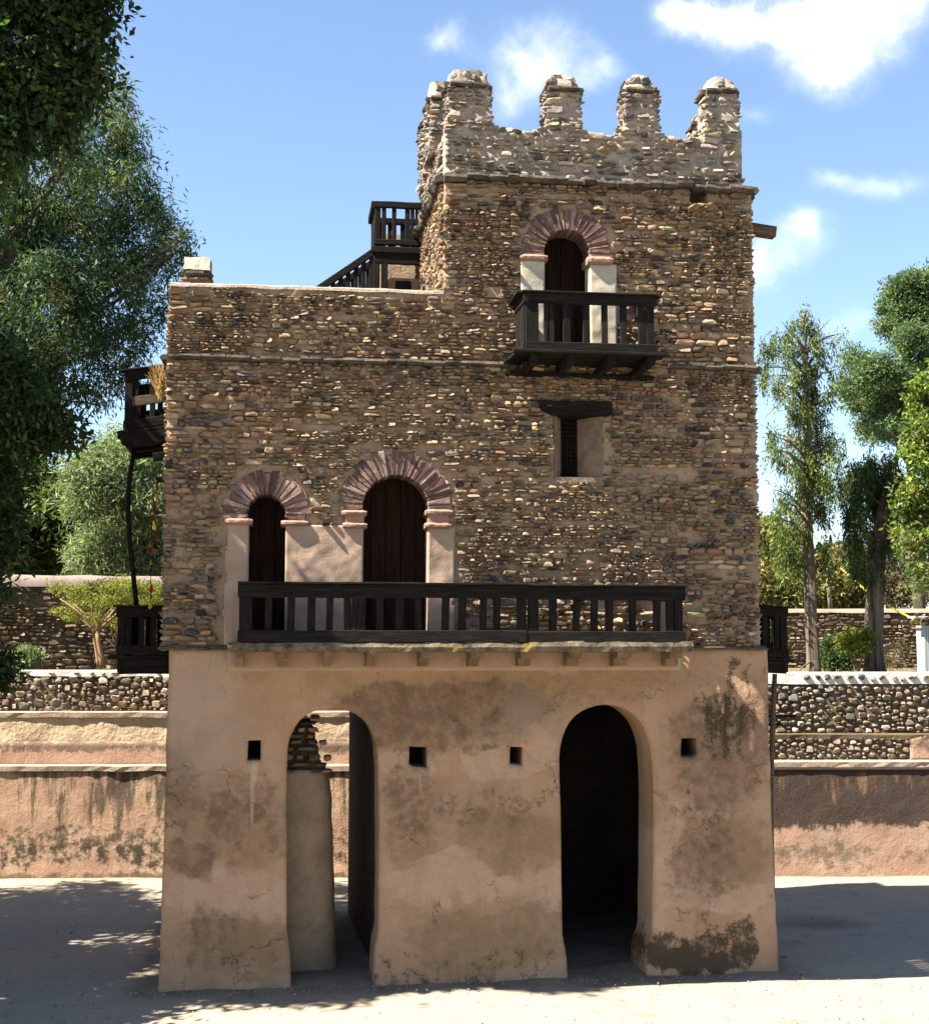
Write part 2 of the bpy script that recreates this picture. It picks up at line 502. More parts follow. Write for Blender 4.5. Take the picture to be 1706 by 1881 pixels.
def wall_grid(name, o, ua, va, na, u0, u1, v0, v1, cell, inside, disp, thick, mat, parent, smooth=False):
    """an uneven wall face with real thickness; inside(u, v) tells which cells exist"""
    o, ua, va, na = (np.array(a, float) for a in (o, ua, va, na))
    nu, nv = max(1, round((u1 - u0) / cell)), max(1, round((v1 - v0) / cell))
    us = np.linspace(u0, u1, nu + 1); vs = np.linspace(v0, v1, nv + 1)
    mask = np.zeros((nu + 2, nv + 2), bool)
    for i in range(nu):
        for j in range(nv):
            mask[i + 1, j + 1] = inside((us[i] + us[i + 1]) / 2, (vs[j] + vs[j + 1]) / 2)
    b = np.array(base_of(parent))
    V, idx, Fc = [], {}, []
    def vert(i, j):
        k = idx.get((i, j))
        if k is None:
            u, v = us[i], vs[j]
            V.append(o + ua * u + va * v + na * disp(u, v) - b); k = idx[(i, j)] = len(V) - 1
        return k
    bidx = {}
    def bvert(i, j):
        k = bidx.get((i, j))
        if k is None:
            V.append(o + ua * us[i] + va * vs[j] - na * thick - b); k = bidx[(i, j)] = len(V) - 1
        return k
    for i in range(nu):
        for j in range(nv):
            if not mask[i + 1, j + 1]: continue
            Fc.append((vert(i, j), vert(i + 1, j), vert(i + 1, j + 1), vert(i, j + 1)))
            if not mask[i, j + 1]: Fc.append((vert(i, j), vert(i, j + 1), bvert(i, j + 1), bvert(i, j)))
            if not mask[i + 2, j + 1]: Fc.append((vert(i + 1, j + 1), vert(i + 1, j), bvert(i + 1, j), bvert(i + 1, j + 1)))
            if not mask[i + 1, j]: Fc.append((vert(i + 1, j), vert(i, j), bvert(i, j), bvert(i + 1, j)))
            if not mask[i + 1, j + 2]: Fc.append((vert(i, j + 1), vert(i + 1, j + 1), bvert(i + 1, j + 1), bvert(i, j + 1)))
    if np.dot(np.cross(ua, va), na) < 0: Fc = [tuple(reversed(f)) for f in Fc]
    me = np_mesh(name, np.array(V), np.array(Fc), mat, smooth=smooth)
    return link(bpy.data.objects.new(name, me), parent)

# ------------------------------------------------------------------ measured outline of the pavilion
XL, XR = -4.96, 5.14           # upper storeys
XLL, XLR = -4.86, 5.28         # ground storey
XT = -0.36                     # left side of the tower
Z1, ZS, ZP = 5.48, 10.30, 11.52  # ledge, string course, parapet top
ZC, ZD = 13.58, 14.50          # tower cornice, bottom of the crenels
DEP, TDEP = 6.3, 4.7
def fx(px, py): p = P(px, py); return float(p[0]), float(p[2])

castle = thing('stone_pavilion', 'tall rubble stone pavilion with crenellated tower and plastered ground storey', 'building', (0, 0, 0))

# ------------------------------------------------------------------ ground
def floor_mat():
    m, t, bs, out, pos = new_mat("pool_floor_screed")
    n1 = t.noise(pos, 0.35, 6, 0.6)
    n2 = t.noise(pos, 2.5, 9, 0.7)
    n3 = t.noise(pos, 30, 6, 0.7)
    col = t.mix(t.ramp(n1, 0.40, 0.62), (0.50, 0.455, 0.395), (0.435, 0.42, 0.40))
    col = t.mix(t.ramp(n2, 0.55, 0.70), col, (0.33, 0.30, 0.265))
    damp = t.ramp(t.noise(t.scaled(pos, (0.5, 1.2, 1)), 0.9, 8, 0.7), 0.60, 0.64)
    col = t.mix(t.math('MULTIPLY', damp, 0.5), col, (0.23, 0.215, 0.195))
    vor = t.node('ShaderNodeTexVoronoi', {'Scale': 1.1}, feature='DISTANCE_TO_EDGE')
    wn = t.node('ShaderNodeTexNoise', {'Scale': 1.4, 'Detail': 6})
    t.l.new(pos, wn.inputs['Vector'])
    wa = t.node('ShaderNodeVectorMath', {1: (0.9, 0.9, 0.9)}, operation='MULTIPLY_ADD')
    t.l.new(wn.outputs['Color'], wa.inputs[0]); t.l.new(pos, wa.inputs[2]); t.l.new(wa.outputs[0], vor.inputs['Vector'])
    crack = t.math('MULTIPLY', t.ramp(vor.outputs['Distance'], 0.014, 0.0), t.ramp(t.noise(pos, 0.6, 3, 0.6), 0.5, 0.6))
    col = t.mix(t.math('MULTIPLY', crack, 0.4), col, (0.13, 0.12, 0.10))
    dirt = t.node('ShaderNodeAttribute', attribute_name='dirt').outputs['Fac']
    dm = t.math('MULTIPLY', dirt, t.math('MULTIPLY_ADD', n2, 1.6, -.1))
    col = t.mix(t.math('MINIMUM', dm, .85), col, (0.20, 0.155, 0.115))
    mot = t.ramp(t.noise(t.scaled(pos, (1, 1.6, 1)), 6, 7, 0.75), 0.50, 0.66)
    col = t.mix(t.math('MULTIPLY', mot, 0.45), col, (0.33, 0.315, 0.30))
    specks = t.ramp(n3, 0.58, 0.70)
    col = t.mix(t.math('MULTIPLY', specks, 0.45), col, (0.20, 0.17, 0.13))
    col = t.mix(1.0, col, (0.52, 0.475, 0.405), 'MULTIPLY')
    t.l.new(col, bs.inputs['Base Color'])
    h = t.math('ADD', t.math('MULTIPLY', n2, 1.0), t.math('MULTIPLY', n3, 0.35))
    h = t.math('SUBTRACT', h, t.math('MULTIPLY', crack, 0.8))
    bump(t, bs, h, 0.9, 0.03)
    return m

WA0 = G(0, 1614); _d = G(1706, 1610) - WA0; _d /= np.linalg.norm(_d); WN0 = np.array([-_d[1], _d[0], 0.0])
def pool_floor():
    xs = np.concatenate([np.linspace(-70, -14, 15), np.arange(-13.8, 16, .14), np.linspace(17, 70, 15)])
    ys = np.concatenate([np.linspace(-60, -7, 16), np.arange(-6.8, 14, .14), np.linspace(14.2, 16, 3)])
    nx, ny = len(xs), len(ys)
    V = np.zeros((nx * ny, 3))
    k = 0
    for y in ys:
        for x in xs:
            z = 0.0
            if -15 < x < 17 and -8 < y < 15:
                z = .022 * noise.noise(Vector((x * .7, y * .7, 0))) + .009 * noise.noise(Vector((x * 3, y * 3, 4)))
                dx = max(-5.3 - x, 0, x - 5.5); dy = max(-y, 0, y - 6.4)
                d = math.hypot(dx, dy)
                z += .09 * math.exp(-(d / .38) ** 2) * (0.6 + .6 * noise.noise(Vector((x * 1.1, y * 1.1, 9))))
            V[k] = (x, y, z); k += 1
    i, j = np.meshgrid(np.arange(nx - 1), np.arange(ny - 1))
    a = (j * nx + i).ravel()
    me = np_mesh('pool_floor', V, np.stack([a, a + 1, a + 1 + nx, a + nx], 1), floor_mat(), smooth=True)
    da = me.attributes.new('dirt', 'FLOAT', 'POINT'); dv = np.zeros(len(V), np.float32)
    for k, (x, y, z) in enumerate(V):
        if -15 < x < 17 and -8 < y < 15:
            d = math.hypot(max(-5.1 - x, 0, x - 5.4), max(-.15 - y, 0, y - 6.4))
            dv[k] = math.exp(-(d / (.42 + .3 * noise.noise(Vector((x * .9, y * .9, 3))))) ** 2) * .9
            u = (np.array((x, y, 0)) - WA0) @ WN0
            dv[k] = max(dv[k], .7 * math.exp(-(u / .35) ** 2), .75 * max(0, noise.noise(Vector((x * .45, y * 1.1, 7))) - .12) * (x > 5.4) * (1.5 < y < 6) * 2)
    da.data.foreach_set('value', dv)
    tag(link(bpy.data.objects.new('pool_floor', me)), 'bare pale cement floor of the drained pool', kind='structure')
pool_floor()

# pebbles and litter on the floor
def litter():
    mb = MB(); r = random.Random(5)
    for k in range(700):
        p = G(r.uniform(-40, 1760), r.choice((r.uniform(1790, 1900), r.uniform(1620, 1900))))
        if -5.2 < p[0] < 5.4 and -.1 < p[1] < 6.4: continue
        s_ = r.uniform(.006, .022)
        vs, fs = SLABS[r.randrange(16)]
        c, sn = math.cos(r.uniform(0, 6)), math.sin(r.uniform(0, 6))
        t = r.choice(((.16, .12, .08), (.28, .24, .19), (.10, .075, .04)))
        w = [(p[0] + (x * c * 1.6 - z * sn) * s_, p[1] + (x * sn * 1.6 + z * c) * s_, .012 - y * s_ * .7) for x, y, z in vs]
        mb.add(w, fs, t)
    for k in range(420):
        x = r.uniform(-5.4, 5.8); y = -.12 - abs(r.gauss(0, .22)); s_ = r.uniform(.006, .03)
        vs, fs = SLABS[r.randrange(16)]; a = r.uniform(0, 6.28); c, sn = math.cos(a), math.sin(a)
        mb.add([(x + (q[0] * c * 1.6 - q[2] * sn) * s_, y + (q[0] * sn * 1.6 + q[2] * c) * s_, .045 - q[1] * s_ * .7) for q in vs], fs, r.choice(((.20, .15, .10), (.28, .22, .16), (.10, .075, .05))))
    tag(mb.build('pebbles', M_STONES, tinted=True), 'loose pebbles and dry leaf litter on the pool floor', kind='stuff')
litter()

# ------------------------------------------------------------------ ground storey, plastered
def plaster_mat():
    m, t, bs, out, pos = new_mat("stained_plaster")
    at = t.node('ShaderNodeAttribute', attribute_name='stain')
    sp = t.node('ShaderNodeSeparateColor'); t.l.new(at.outputs['Color'], sp.inputs[0])
    a2 = t.node('ShaderNodeAttribute', attribute_name='stain2')
    sp2 = t.node('ShaderNodeSeparateColor'); t.l.new(a2.outputs['Color'], sp2.inputs[0])
    n1 = t.noise(pos, 1.3, 8, 0.65)
    n2 = t.noise(pos, 7, 8, 0.7)
    n3 = t.noise(pos, 38, 6, 0.7)
    nv = t.noise(t.scaled(pos, (6, 6, 0.7)), 1.2, 7, 0.65)
    col = t.mix(t.ramp(n1, 0.38, 0.62), (0.455, 0.315, 0.225), (0.525, 0.385, 0.285))
    col = t.mix(t.math('MULTIPLY', t.ramp(nv, 0.5, 0.7), 0.4), col, (0.40, 0.265, 0.18))
    def patch(col, w, c, soft, amp, gain=1.0):
        e = t.math('ADD', w, t.math('MULTIPLY', t.math('SUBTRACT', t.math('ADD', t.math('MULTIPLY', n2, .6), t.math('MULTIPLY', n1, .4)), 0.5), amp))
        brk = t.math('MULTIPLY_ADD', t.ramp(t.noise(pos, 3.3, 9, .75), .38, .6), .6, .4)
        return t.mix(t.math('MULTIPLY', t.math('MULTIPLY', t.ramp(e, .5 - soft, .5 + soft), brk), gain), col, c)
    col = patch(col, sp.outputs[2], (0.60, 0.46, 0.365), .05, 1.2, .85)         # pale
    col = patch(col, sp2.outputs[0], (0.35, 0.255, 0.165), .15, 1.7, .95)        # ochre
    col = patch(col, sp.outputs[1], (0.235, 0.165, 0.122), .17, 2.0, .95)          # brown, bare
    col = patch(col, sp2.outputs[1], (0.42, 0.36, 0.32), .2, .9, .7)            # greyish
    col = t.mix(t.math('MULTIPLY', t.ramp(n3, 0.54, 0.68), 0.45), col, (0.24, 0.165, 0.11))
    pits = t.ramp(t.noise(pos, 75, 3, 0.6), 0.66, 0.74)
    col = t.mix(t.math('MULTIPLY', pits, 0.5), col, (0.12, 0.08, 0.05))
    drip = t.ramp(t.noise(t.scaled(pos, (9, 9, 0.45)), 1.0, 6, 0.7), 0.56, 0.72)
    col = t.mix(t.math('MULTIPLY', drip, 0.35), col, (0.27, 0.19, 0.13))
    vo = t.node('ShaderNodeTexVoronoi', {'Scale': 0.9}, feature='DISTANCE_TO_EDGE')
    vn = t.node('ShaderNodeTexNoise', {'Scale': 2.0, 'Detail': 7, 'Roughness': 0.65}); t.l.new(pos, vn.inputs['Vector'])
    va = t.node('ShaderNodeVectorMath', {1: (1.1, 1.1, 1.1)}, operation='MULTIPLY_ADD'); t.l.new(vn.outputs['Color'], va.inputs[0]); t.l.new(pos, va.inputs[2]); t.l.new(va.outputs[0], vo.inputs['Vector'])
    crk = t.math('MULTIPLY', t.ramp(vo.outputs['Distance'], 0.010, 0.0), t.ramp(t.noise(pos, 0.8, 3, 0.6), 0.5, 0.6))
    col = t.mix(t.math('MULTIPLY', crk, 0.7), col, (0.13, 0.09, 0.06))
    col = t.mix(t.math('MULTIPLY', t.ramp(n2, 0.58, 0.70), 0.35), col, (0.34, 0.235, 0.16))
    mould = t.math('ADD', t.math('MULTIPLY', sp.outputs[0], .85), t.math('MULTIPLY', t.math('SUBTRACT', t.math('ADD', t.math('MULTIPLY', n2, .45), t.math('ADD', t.math('MULTIPLY', n3, .3), t.math('MULTIPLY', nv, .25))), 0.5), 2.6))
    col = t.mix(t.math('MULTIPLY', t.ramp(mould, .38, .72), 0.9), col, (0.05, 0.042, 0.026))
    col = patch(col, sp2.outputs[2], (0.70, 0.66, 0.60), .2, .5, .6)            # lime run
    col = t.mix(1.0, col, (0.625, 0.56, 0.475), 'MULTIPLY')
    t.l.new(col, bs.inputs['Base Color'])
    rough_zone = t.math('ADD', t.math('MULTIPLY', sp.outputs[1], .6), t.math('ADD', t.math('MULTIPLY', sp2.outputs[0], .6), .35))
    h = t.math('SUBTRACT', t.math('MULTIPLY', t.math('ADD', n2, t.math('MULTIPLY', n3, 0.5)), rough_zone), t.math('ADD', t.math('MULTIPLY', pits, .12), t.math('MULTIPLY', crk, .2)))
    bump(t, bs, h, 1.0, 0.05)
    return m
M_STAIN = plaster_mat()

ARCH_L = [(535, 1816), (533, 1750), (528, 1722), (526, 1700), (526, 1500), (527, 1385), (532, 1354), (545, 1329), (565, 1311), (590, 1303), (620, 1302), (650, 1309), (672, 1326), (687, 1351), (694, 1386), (696, 1500), (695, 1700), (693, 1722), (687, 1742), (684, 1816)]
ARCH_R = [(1041, 1812), (1039, 1750), (1032, 1722), (1031, 1700), (1030, 1500), (1026, 1400), (1030, 1362), (1042, 1331), (1062, 1309), (1090, 1297), (1115, 1294), (1145, 1300), (1170, 1318), (1188, 1346), (1198, 1386), (1200, 1500), (1198, 1700), (1196, 1722), (1186, 1744), (1184, 1812)]
HOLES = [[(454, 1398), (456, 1361), (479, 1360), (479, 1397)], [(752, 1372), (784, 1373), (784, 1411), (759, 1409), (751, 1404)],
         [(937, 1372), (961, 1373), (959, 1406), (936, 1404)], [(1252, 1357), (1278, 1356), (1281, 1385), (1272, 1391), (1250, 1390)]]
STAIN = {  # ellipses on the wall in photograph pixels: (x, y, rx, ry, weight)
    'mould': [(1300, 1765, 80, 34, 1.0), (1270, 1735, 40, 30, .75), (1350, 1735, 40, 36, .8), (1225, 1778, 40, 22, .7), (1380, 1750, 26, 44, .85), (1302, 1690, 20, 46, .5), (1303, 1320, 18, 70, .75), (1335, 1320, 34, 62, .75), (1303, 1235, 8, 42, .8),
              (1337, 1222, 9, 42, .75), (1300, 1470, 40, 22, .45), (1350, 1400, 40, 60, .3), (760, 1790, 250, 20, .55), (400, 1790, 130, 30, .5), (500, 1770, 60, 50, .4), (960, 1785, 90, 30, .5), (800, 1690, 200, 60, .22), (980, 1720, 60, 40, .3), (420, 1720, 110, 60, .3),
              (1395, 1230, 20, 36, .5), (1285, 1280, 10, 40, .3), (360, 1600, 60, 40, .25)],
    'brown': [(820, 1300, 190, 52, 1.0), (760, 1340, 80, 60, .8), (960, 1290, 55, 40, .8), (900, 1350, 60, 40, .6), (345, 1580, 60, 30, .7), (440, 1500, 130, 80, .55), (345, 1450, 40, 90, .7), (1320, 1370, 95, 100, .75), (1370, 1300, 40, 70, .7),
              (1290, 1560, 60, 100, .6), (760, 1470, 60, 60, .55), (560, 1500, 60, 60, .3), (1240, 1500, 50, 60, .4), (880, 1480, 120, 50, .45), (380, 1720, 90, 60, .45)],
    'pale': [(860, 1615, 190, 42, 1.0), (420, 1640, 120, 48, .95), (1320, 1640, 120, 40, .95), (1000, 1650, 60, 120, .6), (770, 1390, 48, 44, 1.0), (925, 1385, 62, 60, 1.0), (880, 1298, 26, 26, 1.0), (500, 1660, 40, 70, .7), (370, 1260, 80, 80, .65), (1215, 1600, 30, 140, .8), (1400, 1270, 10, 90, .5), (1370, 1255, 20, 40, .5), (1408, 1380, 14, 60, .6)],
    'ochre': [(950, 1545, 110, 62, .9), (470, 1745, 150, 60, .8), (900, 1725, 160, 62, .95), (1345, 1560, 80, 85, .8), (440, 1540, 110, 60, .6), (1090, 1240, 300, 50, .55), (760, 1540, 60, 60, .6)],
    'grey': [(370, 1330, 90, 150, .7), (960, 1310, 60, 60, .6), (420, 1640, 100, 50, .4), (600, 1460, 60, 100, .4)],
    'lime': [(463, 1460, 5, 62, .8), (468, 1410, 5, 30, .8), (771, 1440, 4, 26, .55), (1370, 1265, 12, 12, .5)],
}
def stain_at(kind, px, py):
    s_ = 0.0
    if kind != 'lime':
        v = Vector((px * .007, py * .009, len(kind) * 3.1)); u = Vector((px * .024, py * .028, len(kind) * 1.7))
        g_ = 1.5 if kind == 'mould' else 1.0
        px, py = px + g_ * (42 * noise.noise(v) + 16 * noise.noise(u)), py + g_ * (34 * noise.noise(v + Vector((7, 3, 0))) + 22 * noise.noise(u * 1.4 + Vector((5, 9, 0))))
    for x, y, a, b, w in STAIN[kind]:
        q = ((px - x) / a) ** 2 + ((py - y) / b) ** 2
        if q < 6: s_ = max(s_, w * math.exp(-q * q * .55))
    return s_

def lower_wall():
    outline = [(XLL - .06, -.15), (XLR + .06, -.15), (XLR, 2.7), (XLR - .01, Z1), (XLL, Z1), (XLL - .02, 2.7)]
    def dens(poly, step, closed=True):
        o = []; n = len(poly)
        for i in range(n if closed else n - 1):
            a, b = poly[i], poly[(i + 1) % n]; m = max(1, int(math.dist(a, b) / step))
            o += [(a[0] + (b[0] - a[0]) * k / m, a[1] + (b[1] - a[1]) * k / m) for k in range(m)]
        return o
    arches = []
    for a in (ARCH_L, ARCH_R):
        p = [fx(*q) for q in a]
        p[0] = (p[0][0], -.15); p[-1] = (p[-1][0], -.15)
        arches.append(p)
    holes = [[fx(*q) for q in h] for h in HOLES]
    # outer outline with the arch feet let in along the bottom edge
    def smooth_poly(p, it=1):
        for _ in range(it):
            q = [p[0]]
            for a, b in zip(p[:-1], p[1:]):
                q += [(a[0] * .75 + b[0] * .25, a[1] * .75 + b[1] * .25), (a[0] * .25 + b[0] * .75, a[1] * .25 + b[1] * .75)]
            p = q + [p[-1]]
        return p
    arches = [dens(smooth_poly(p), .05, False) + [p[-1]] for p in arches]
    ring = [outline[0]] + arches[0] + arches[1] + outline[1:]
    ring = dens(ring, .06)
    ring = [(x + (.012 * noise.noise(Vector((z * 3, 1, 1))) + .02 * noise.noise(Vector((z * 1.1, 3, 1))) if abs(x) > 4.6 else 0), z) for x, z in ring]
    loops = [ring] + [dens(h, .03) for h in holes]
    pts, edges = [], []
    for lp in loops:
        o = len(pts); pts += lp; edges += [(o + k, o + (k + 1) % len(lp)) for k in range(len(lp))]
    nb = len(pts)
    barr = np.array(pts)
    st = .055
    for i in range(int((XLR - XLL) / st) + 2):
        x = XLL + i * st
        for j in range(int((Z1 + .1) / st)):
            z = -.1 + j * st + (st / 2 if i % 2 else 0)
            if np.min(np.abs(barr[:, 0] - x) + np.abs(barr[:, 1] - z)) < .045: continue
            if in_poly(x, z, ring) and not any(in_poly(x, z, h) for h in loops[1:]): pts.append((x, z))
    res = geometry.delaunay_2d_cdt([Vector(p) for p in pts], edges, [], 0, 1e-5)
    vs, fs = res[0], res[2]
    keep = []
    for f in fs:
        cx = sum(vs[k].x for k in f) / len(f); cz = sum(vs[k].y for k in f) / len(f)
        if in_poly(cx, cz, ring) and not any(in_poly(cx, cz, h) for h in loops[1:]): keep.append(tuple(f))
    def front(x, z):
        y = -.07 * (1 - min(1, max(0, z / Z1))) + .025 * fbm(x, 0, z, .7, 3) + .010 * fbm(x, 3, z, 3.2, 4)
        y += .020 * fbm(x, 5, z, 5.5, 3) * (.25 + 1.3 * max(0, 1 - z / 1.6))
        y -= .10 * math.exp(-(max(0, z) / .22) ** 2) * (.6 + .5 * noise.noise(Vector((x * 1.3, 0, 2))))
        return y
    V = [(v.x, front(v.x, v.y), v.y) for v in vs]
    # round the arris of each opening a little, then run the reveals back
    ev = {}
    for f in keep:
        for a, b in zip(f, f[1:] + f[:1]): ev[(a, b)] = ev.get((a, b), 0) + 1
    bound = [(a, b) for (a, b) in ev if (b, a) not in ev]
    Fc = list(keep); prev = {}
    for k in {k for e_ in bound for k in e_}: V[k] = (V[k][0], V[k][1] + .03, V[k][2])
    for a, b in bound:
        for k in (a, b): prev.setdefault(k, k)
    for dep in (.05, .3, .62, .97):
        cur = {}
        for k in prev:
            x, y, z = V[k]
            V.append((x + .012 * noise.noise(Vector((x * 2, dep * 3, z * 2))), vs[k].x * 0 + dep, z)); cur[k] = len(V) - 1
        for a, b in bound:
            Fc.append((b, a, cur[a], cur[b]) if dep == .05 else (prev[b], prev[a], cur[a], cur[b]))
        prev = cur
        if dep == .05: first = cur
    Vn = np.array(V)
    me = np_mesh('lower_wall', Vn, Fc, M_STAIN, smooth=True)
    q = np.zeros((len(V), 4), np.float32); q2 = np.zeros((len(V), 4), np.float32)
    for i, (x, y, z) in enumerate(V):
        px, py = proj((x, min(y, .05), z))
        q[i] = (stain_at('mould', px, py), stain_at('brown', px, py), stain_at('pale', px, py), 1)
        q2[i] = (stain_at('ochre', px, py), stain_at('grey', px, py), stain_at('lime', px, py), 1)
    for nm, arr in (('stain', q), ('stain2', q2)):
        a = me.attributes.new(nm, 'FLOAT_COLOR', 'POINT'); a.data.foreach_set('color', arr.ravel())
    link(bpy.data.objects.new('lower_wall', me), castle)
lower_wall()

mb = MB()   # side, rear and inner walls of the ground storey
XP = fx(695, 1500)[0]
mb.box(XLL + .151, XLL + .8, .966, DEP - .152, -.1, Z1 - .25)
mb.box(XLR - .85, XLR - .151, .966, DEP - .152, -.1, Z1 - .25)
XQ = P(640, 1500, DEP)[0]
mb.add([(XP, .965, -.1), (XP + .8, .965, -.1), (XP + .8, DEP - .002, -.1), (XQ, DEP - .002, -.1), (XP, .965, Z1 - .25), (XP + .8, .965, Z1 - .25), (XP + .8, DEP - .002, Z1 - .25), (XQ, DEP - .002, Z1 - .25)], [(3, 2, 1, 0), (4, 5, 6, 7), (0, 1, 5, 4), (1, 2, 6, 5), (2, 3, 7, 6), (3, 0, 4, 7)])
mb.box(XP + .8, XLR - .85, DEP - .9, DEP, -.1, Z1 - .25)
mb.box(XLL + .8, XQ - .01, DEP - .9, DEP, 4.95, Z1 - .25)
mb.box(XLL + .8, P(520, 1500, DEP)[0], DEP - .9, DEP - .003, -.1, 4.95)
mb.build('inner_wall', M_INNER_SHADE, castle)
mb = MB(); mb.box(XLL, XLL + .15, .967, DEP + .02, -.1, Z1 - .26); mb.build('side_wall', M_PLAST, castle)
mb = MB(); mb.box(XLR - .15, XLR, .967, DEP + .02, -.1, Z1 - .26); mb.build('side_wall', M_PLAST, castle)
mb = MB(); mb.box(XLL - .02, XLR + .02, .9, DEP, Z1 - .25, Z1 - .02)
mb.build('floor_slab', M_INNER_SHADE, castle)

# ruined pier inside the left arch
def pier():
    x0, x1 = P(470, 1600, 1.1)[0], P(620, 1780, 1.1)[0]
    zt = P(560, 1415, 1.1)[2]
    n = 20; rings = []
    V, Fc = [], []
    nz = 40
    for j in range(nz + 1):
        z = -.05 + (zt + .05) * j / nz
        xr = x1 - .14 * (z / zt) - .06 * max(0, (z - zt * .85) / (zt * .15)) ** 2 + .02 * noise.noise(Vector((0, 0, z * 2)))
        pts = [(x0, 2.2), (x0, 1.0), (xr - .5, 1.0), (xr - .27, 1.03), (xr - .09, 1.13), (xr, 1.36), (xr - .04, 2.2)]
        for i, (x, y) in enumerate(pts):
            V.append((x + .02 * noise.noise(Vector((i, 0, z * 3))), y + .02 * noise.noise(Vector((x * 2, 1, z * 2))), z))
    m = 7
    Fc = [(j * m + i, j * m + (i + 1) % m, (j + 1) * m + (i + 1) % m, (j + 1) * m + i) for j in range(nz) for i in range(m)]
    Fc.append(tuple(nz * m + i for i in range(m)))
    me = np_mesh('broken_pier', np.array(V), Fc, simple_mat("old_plaster", (0.34, 0.25, 0.165), (0.50, 0.37, 0.25), 2.2, 25, .03), smooth=True)
    o = link(bpy.data.objects.new('broken_pier', me), castle)
    r = random.Random(4); st = Stones()
    zt2 = P(560, 1318, 1.1)[2]
    for cu, cv, l, h in courses(r, x0, x1 - .18, zt - .05, zt2, (.08, .14), (.14, .32), lambda u, v, l, h: u + l * .4 < x1 - .14 - (.20 * max(0, (v - zt) / (zt2 - zt)) ** 1.3) + r.uniform(-.05, .06), 1.0, .015):
        st.put(r, (0, 1.12, 0), (1, 0, 0), (0, 0, 1), (0, -1, 0), cu, cv, l, h, .28, PAL_WALL, SLABS)
    sm = shape_meshes(SLABS, 'stone', M_STONE)
    st.finish(o, o, lambda s_: sm, M_STONES)
    mb = MB(); V = []
    for k in range(8):
        z0 = zt - .1 + (zt2 - zt + .05) * k / 8
        mb.box(x0, x1 - .30 - .22 * (k / 8) ** 1.3, 1.14, 2.1, z0, z0 + (zt2 - zt + .05) / 8 - .002, .01)
    mb.build('pier_core', M_MORTAR_DARK, castle)
pier()

# ------------------------------------------------------------------ upper storeys
# openings: arches (centre x, z, inner radius, outer radius) and rectangles
def circ(cx, cy, ri, ro):
    x, z = fx(cx, cy); k = 24.2 / F
    return x, z, ri * k, ro * k
A_SMALL = circ(489, 943, 35, 82)
A_BIG = circ(727, 933, 61, 108)
A_UP = circ(1041, 463, 44, 88)
def rect(x0, y0, x1, y1):
    a, b = fx(x0, y1), fx(x1, y0); return a[0], a[1], b[0], b[1]
D_SMALL = rect(457, 943, 522, 1184); D_BIG = rect(667, 933, 785, 1184); D_UP = rect(999, 463, 1084, 640)
SLIT = rect(1024, 762, 1100, 877)
PUT = rect(1273, 350, 1297, 376)
J_A = rect(403, 962, 457, 1186); J_B = rect(522, 966, 667, 1186); J_C = rect(785, 968, 838, 1186)
J_D = rect(956, 480, 999, 640); J_E = rect(1084, 486, 1131, 640)
def in_rect(u, v, r, m=0.0): return r[0] - m < u < r[2] + m and r[1] - m < v < r[3] + m
def near(u, v, a, r): return math.hypot(u - a[0], v - a[1]) < r
def opening(u, v):
    return any(in_rect(u, v, r, .04) for r in (D_SMALL, D_BIG, D_UP, SLIT, PUT)) or near(u, v, A_SMALL, A_SMALL[2] + .06) or near(u, v, A_BIG, A_BIG[2] + .06) or near(u, v, A_UP, A_UP[2] + .06)
def no_stone(u, v, l, h):
    for du in (-.5, 0, .5):
        for dv in (-.5, .5):
            a, b = u + du * l, v + dv * h
            if opening(a, b): return True
            for A in (A_SMALL, A_BIG, A_UP):
                if near(a, b, A, A[3] - .03) and b > A[1] - .25: return True
            for r in (J_A, J_B, J_C, J_D, J_E):
                if in_rect(a, b, r, -.02): return True
            if in_rect(a, b, SLIT, .06): return True
    return False
def in_front(u, v):
    if v < Z1 or opening(u, v): return False
    if v < ZP: return XL < u < XR
    return v < ZC + .05 and XT < u < XR - .02
def rough(u, v): return -.012 + .036 * fbm(u, 0, v, 5.0, 4) + .014 * fbm(u, 5, v, 13.0, 2) + .02 * fbm(u, 7, v, 1.3, 3)
front_wall = wall_grid('upper_wall', (0, 0, 0), (1, 0, 0), (0, 0, 1), (0, -1, 0), XL, XR, Z1, ZC + .04, .04, in_front, rough, .9, M_MORTAR, castle)

SM_WALL = shape_meshes(SLABS, 'stone', M_STONE)
SM_COB = shape_meshes(COBBLES, 'stone', M_RIM)
SM_RSL = shape_meshes(SLABS, 'stone', M_RIM)
ST = Stones()
r = random.Random(11)
def wall_ok(u, v, l, h):
    if v - h / 2 < Z1 - .02 or no_stone(u, v, l, h): return False
    if u - l / 2 < XL - .06 or u + l / 2 > XR + .05: return False
    if v + h / 2 > ZP - .02: return u - l / 2 > XT - .05 and v + h / 2 < ZC
    return abs(v - ZS) > h * .5 or r.random() < .3
for cu, cv, l, h in patchwork(r, XL - .03, XR + .04, Z1, ZC, wall_ok, .95, .009, .80):
    if 12.9 < cv < ZC and cu > 1.6 and r.random() < .25: l, h, sh = l * .85, h * 1.2, COBBLES
    else: sh = SLABS
    ST.put(r, (0, 0, 0), (1, 0, 0), (0, 0, 1), (0, -1, 0), cu, cv, l * 1.06, h * 1.12, r.uniform(.07, .19), PAL_WALL, sh, 1.0, r.uniform(-.028, .014))

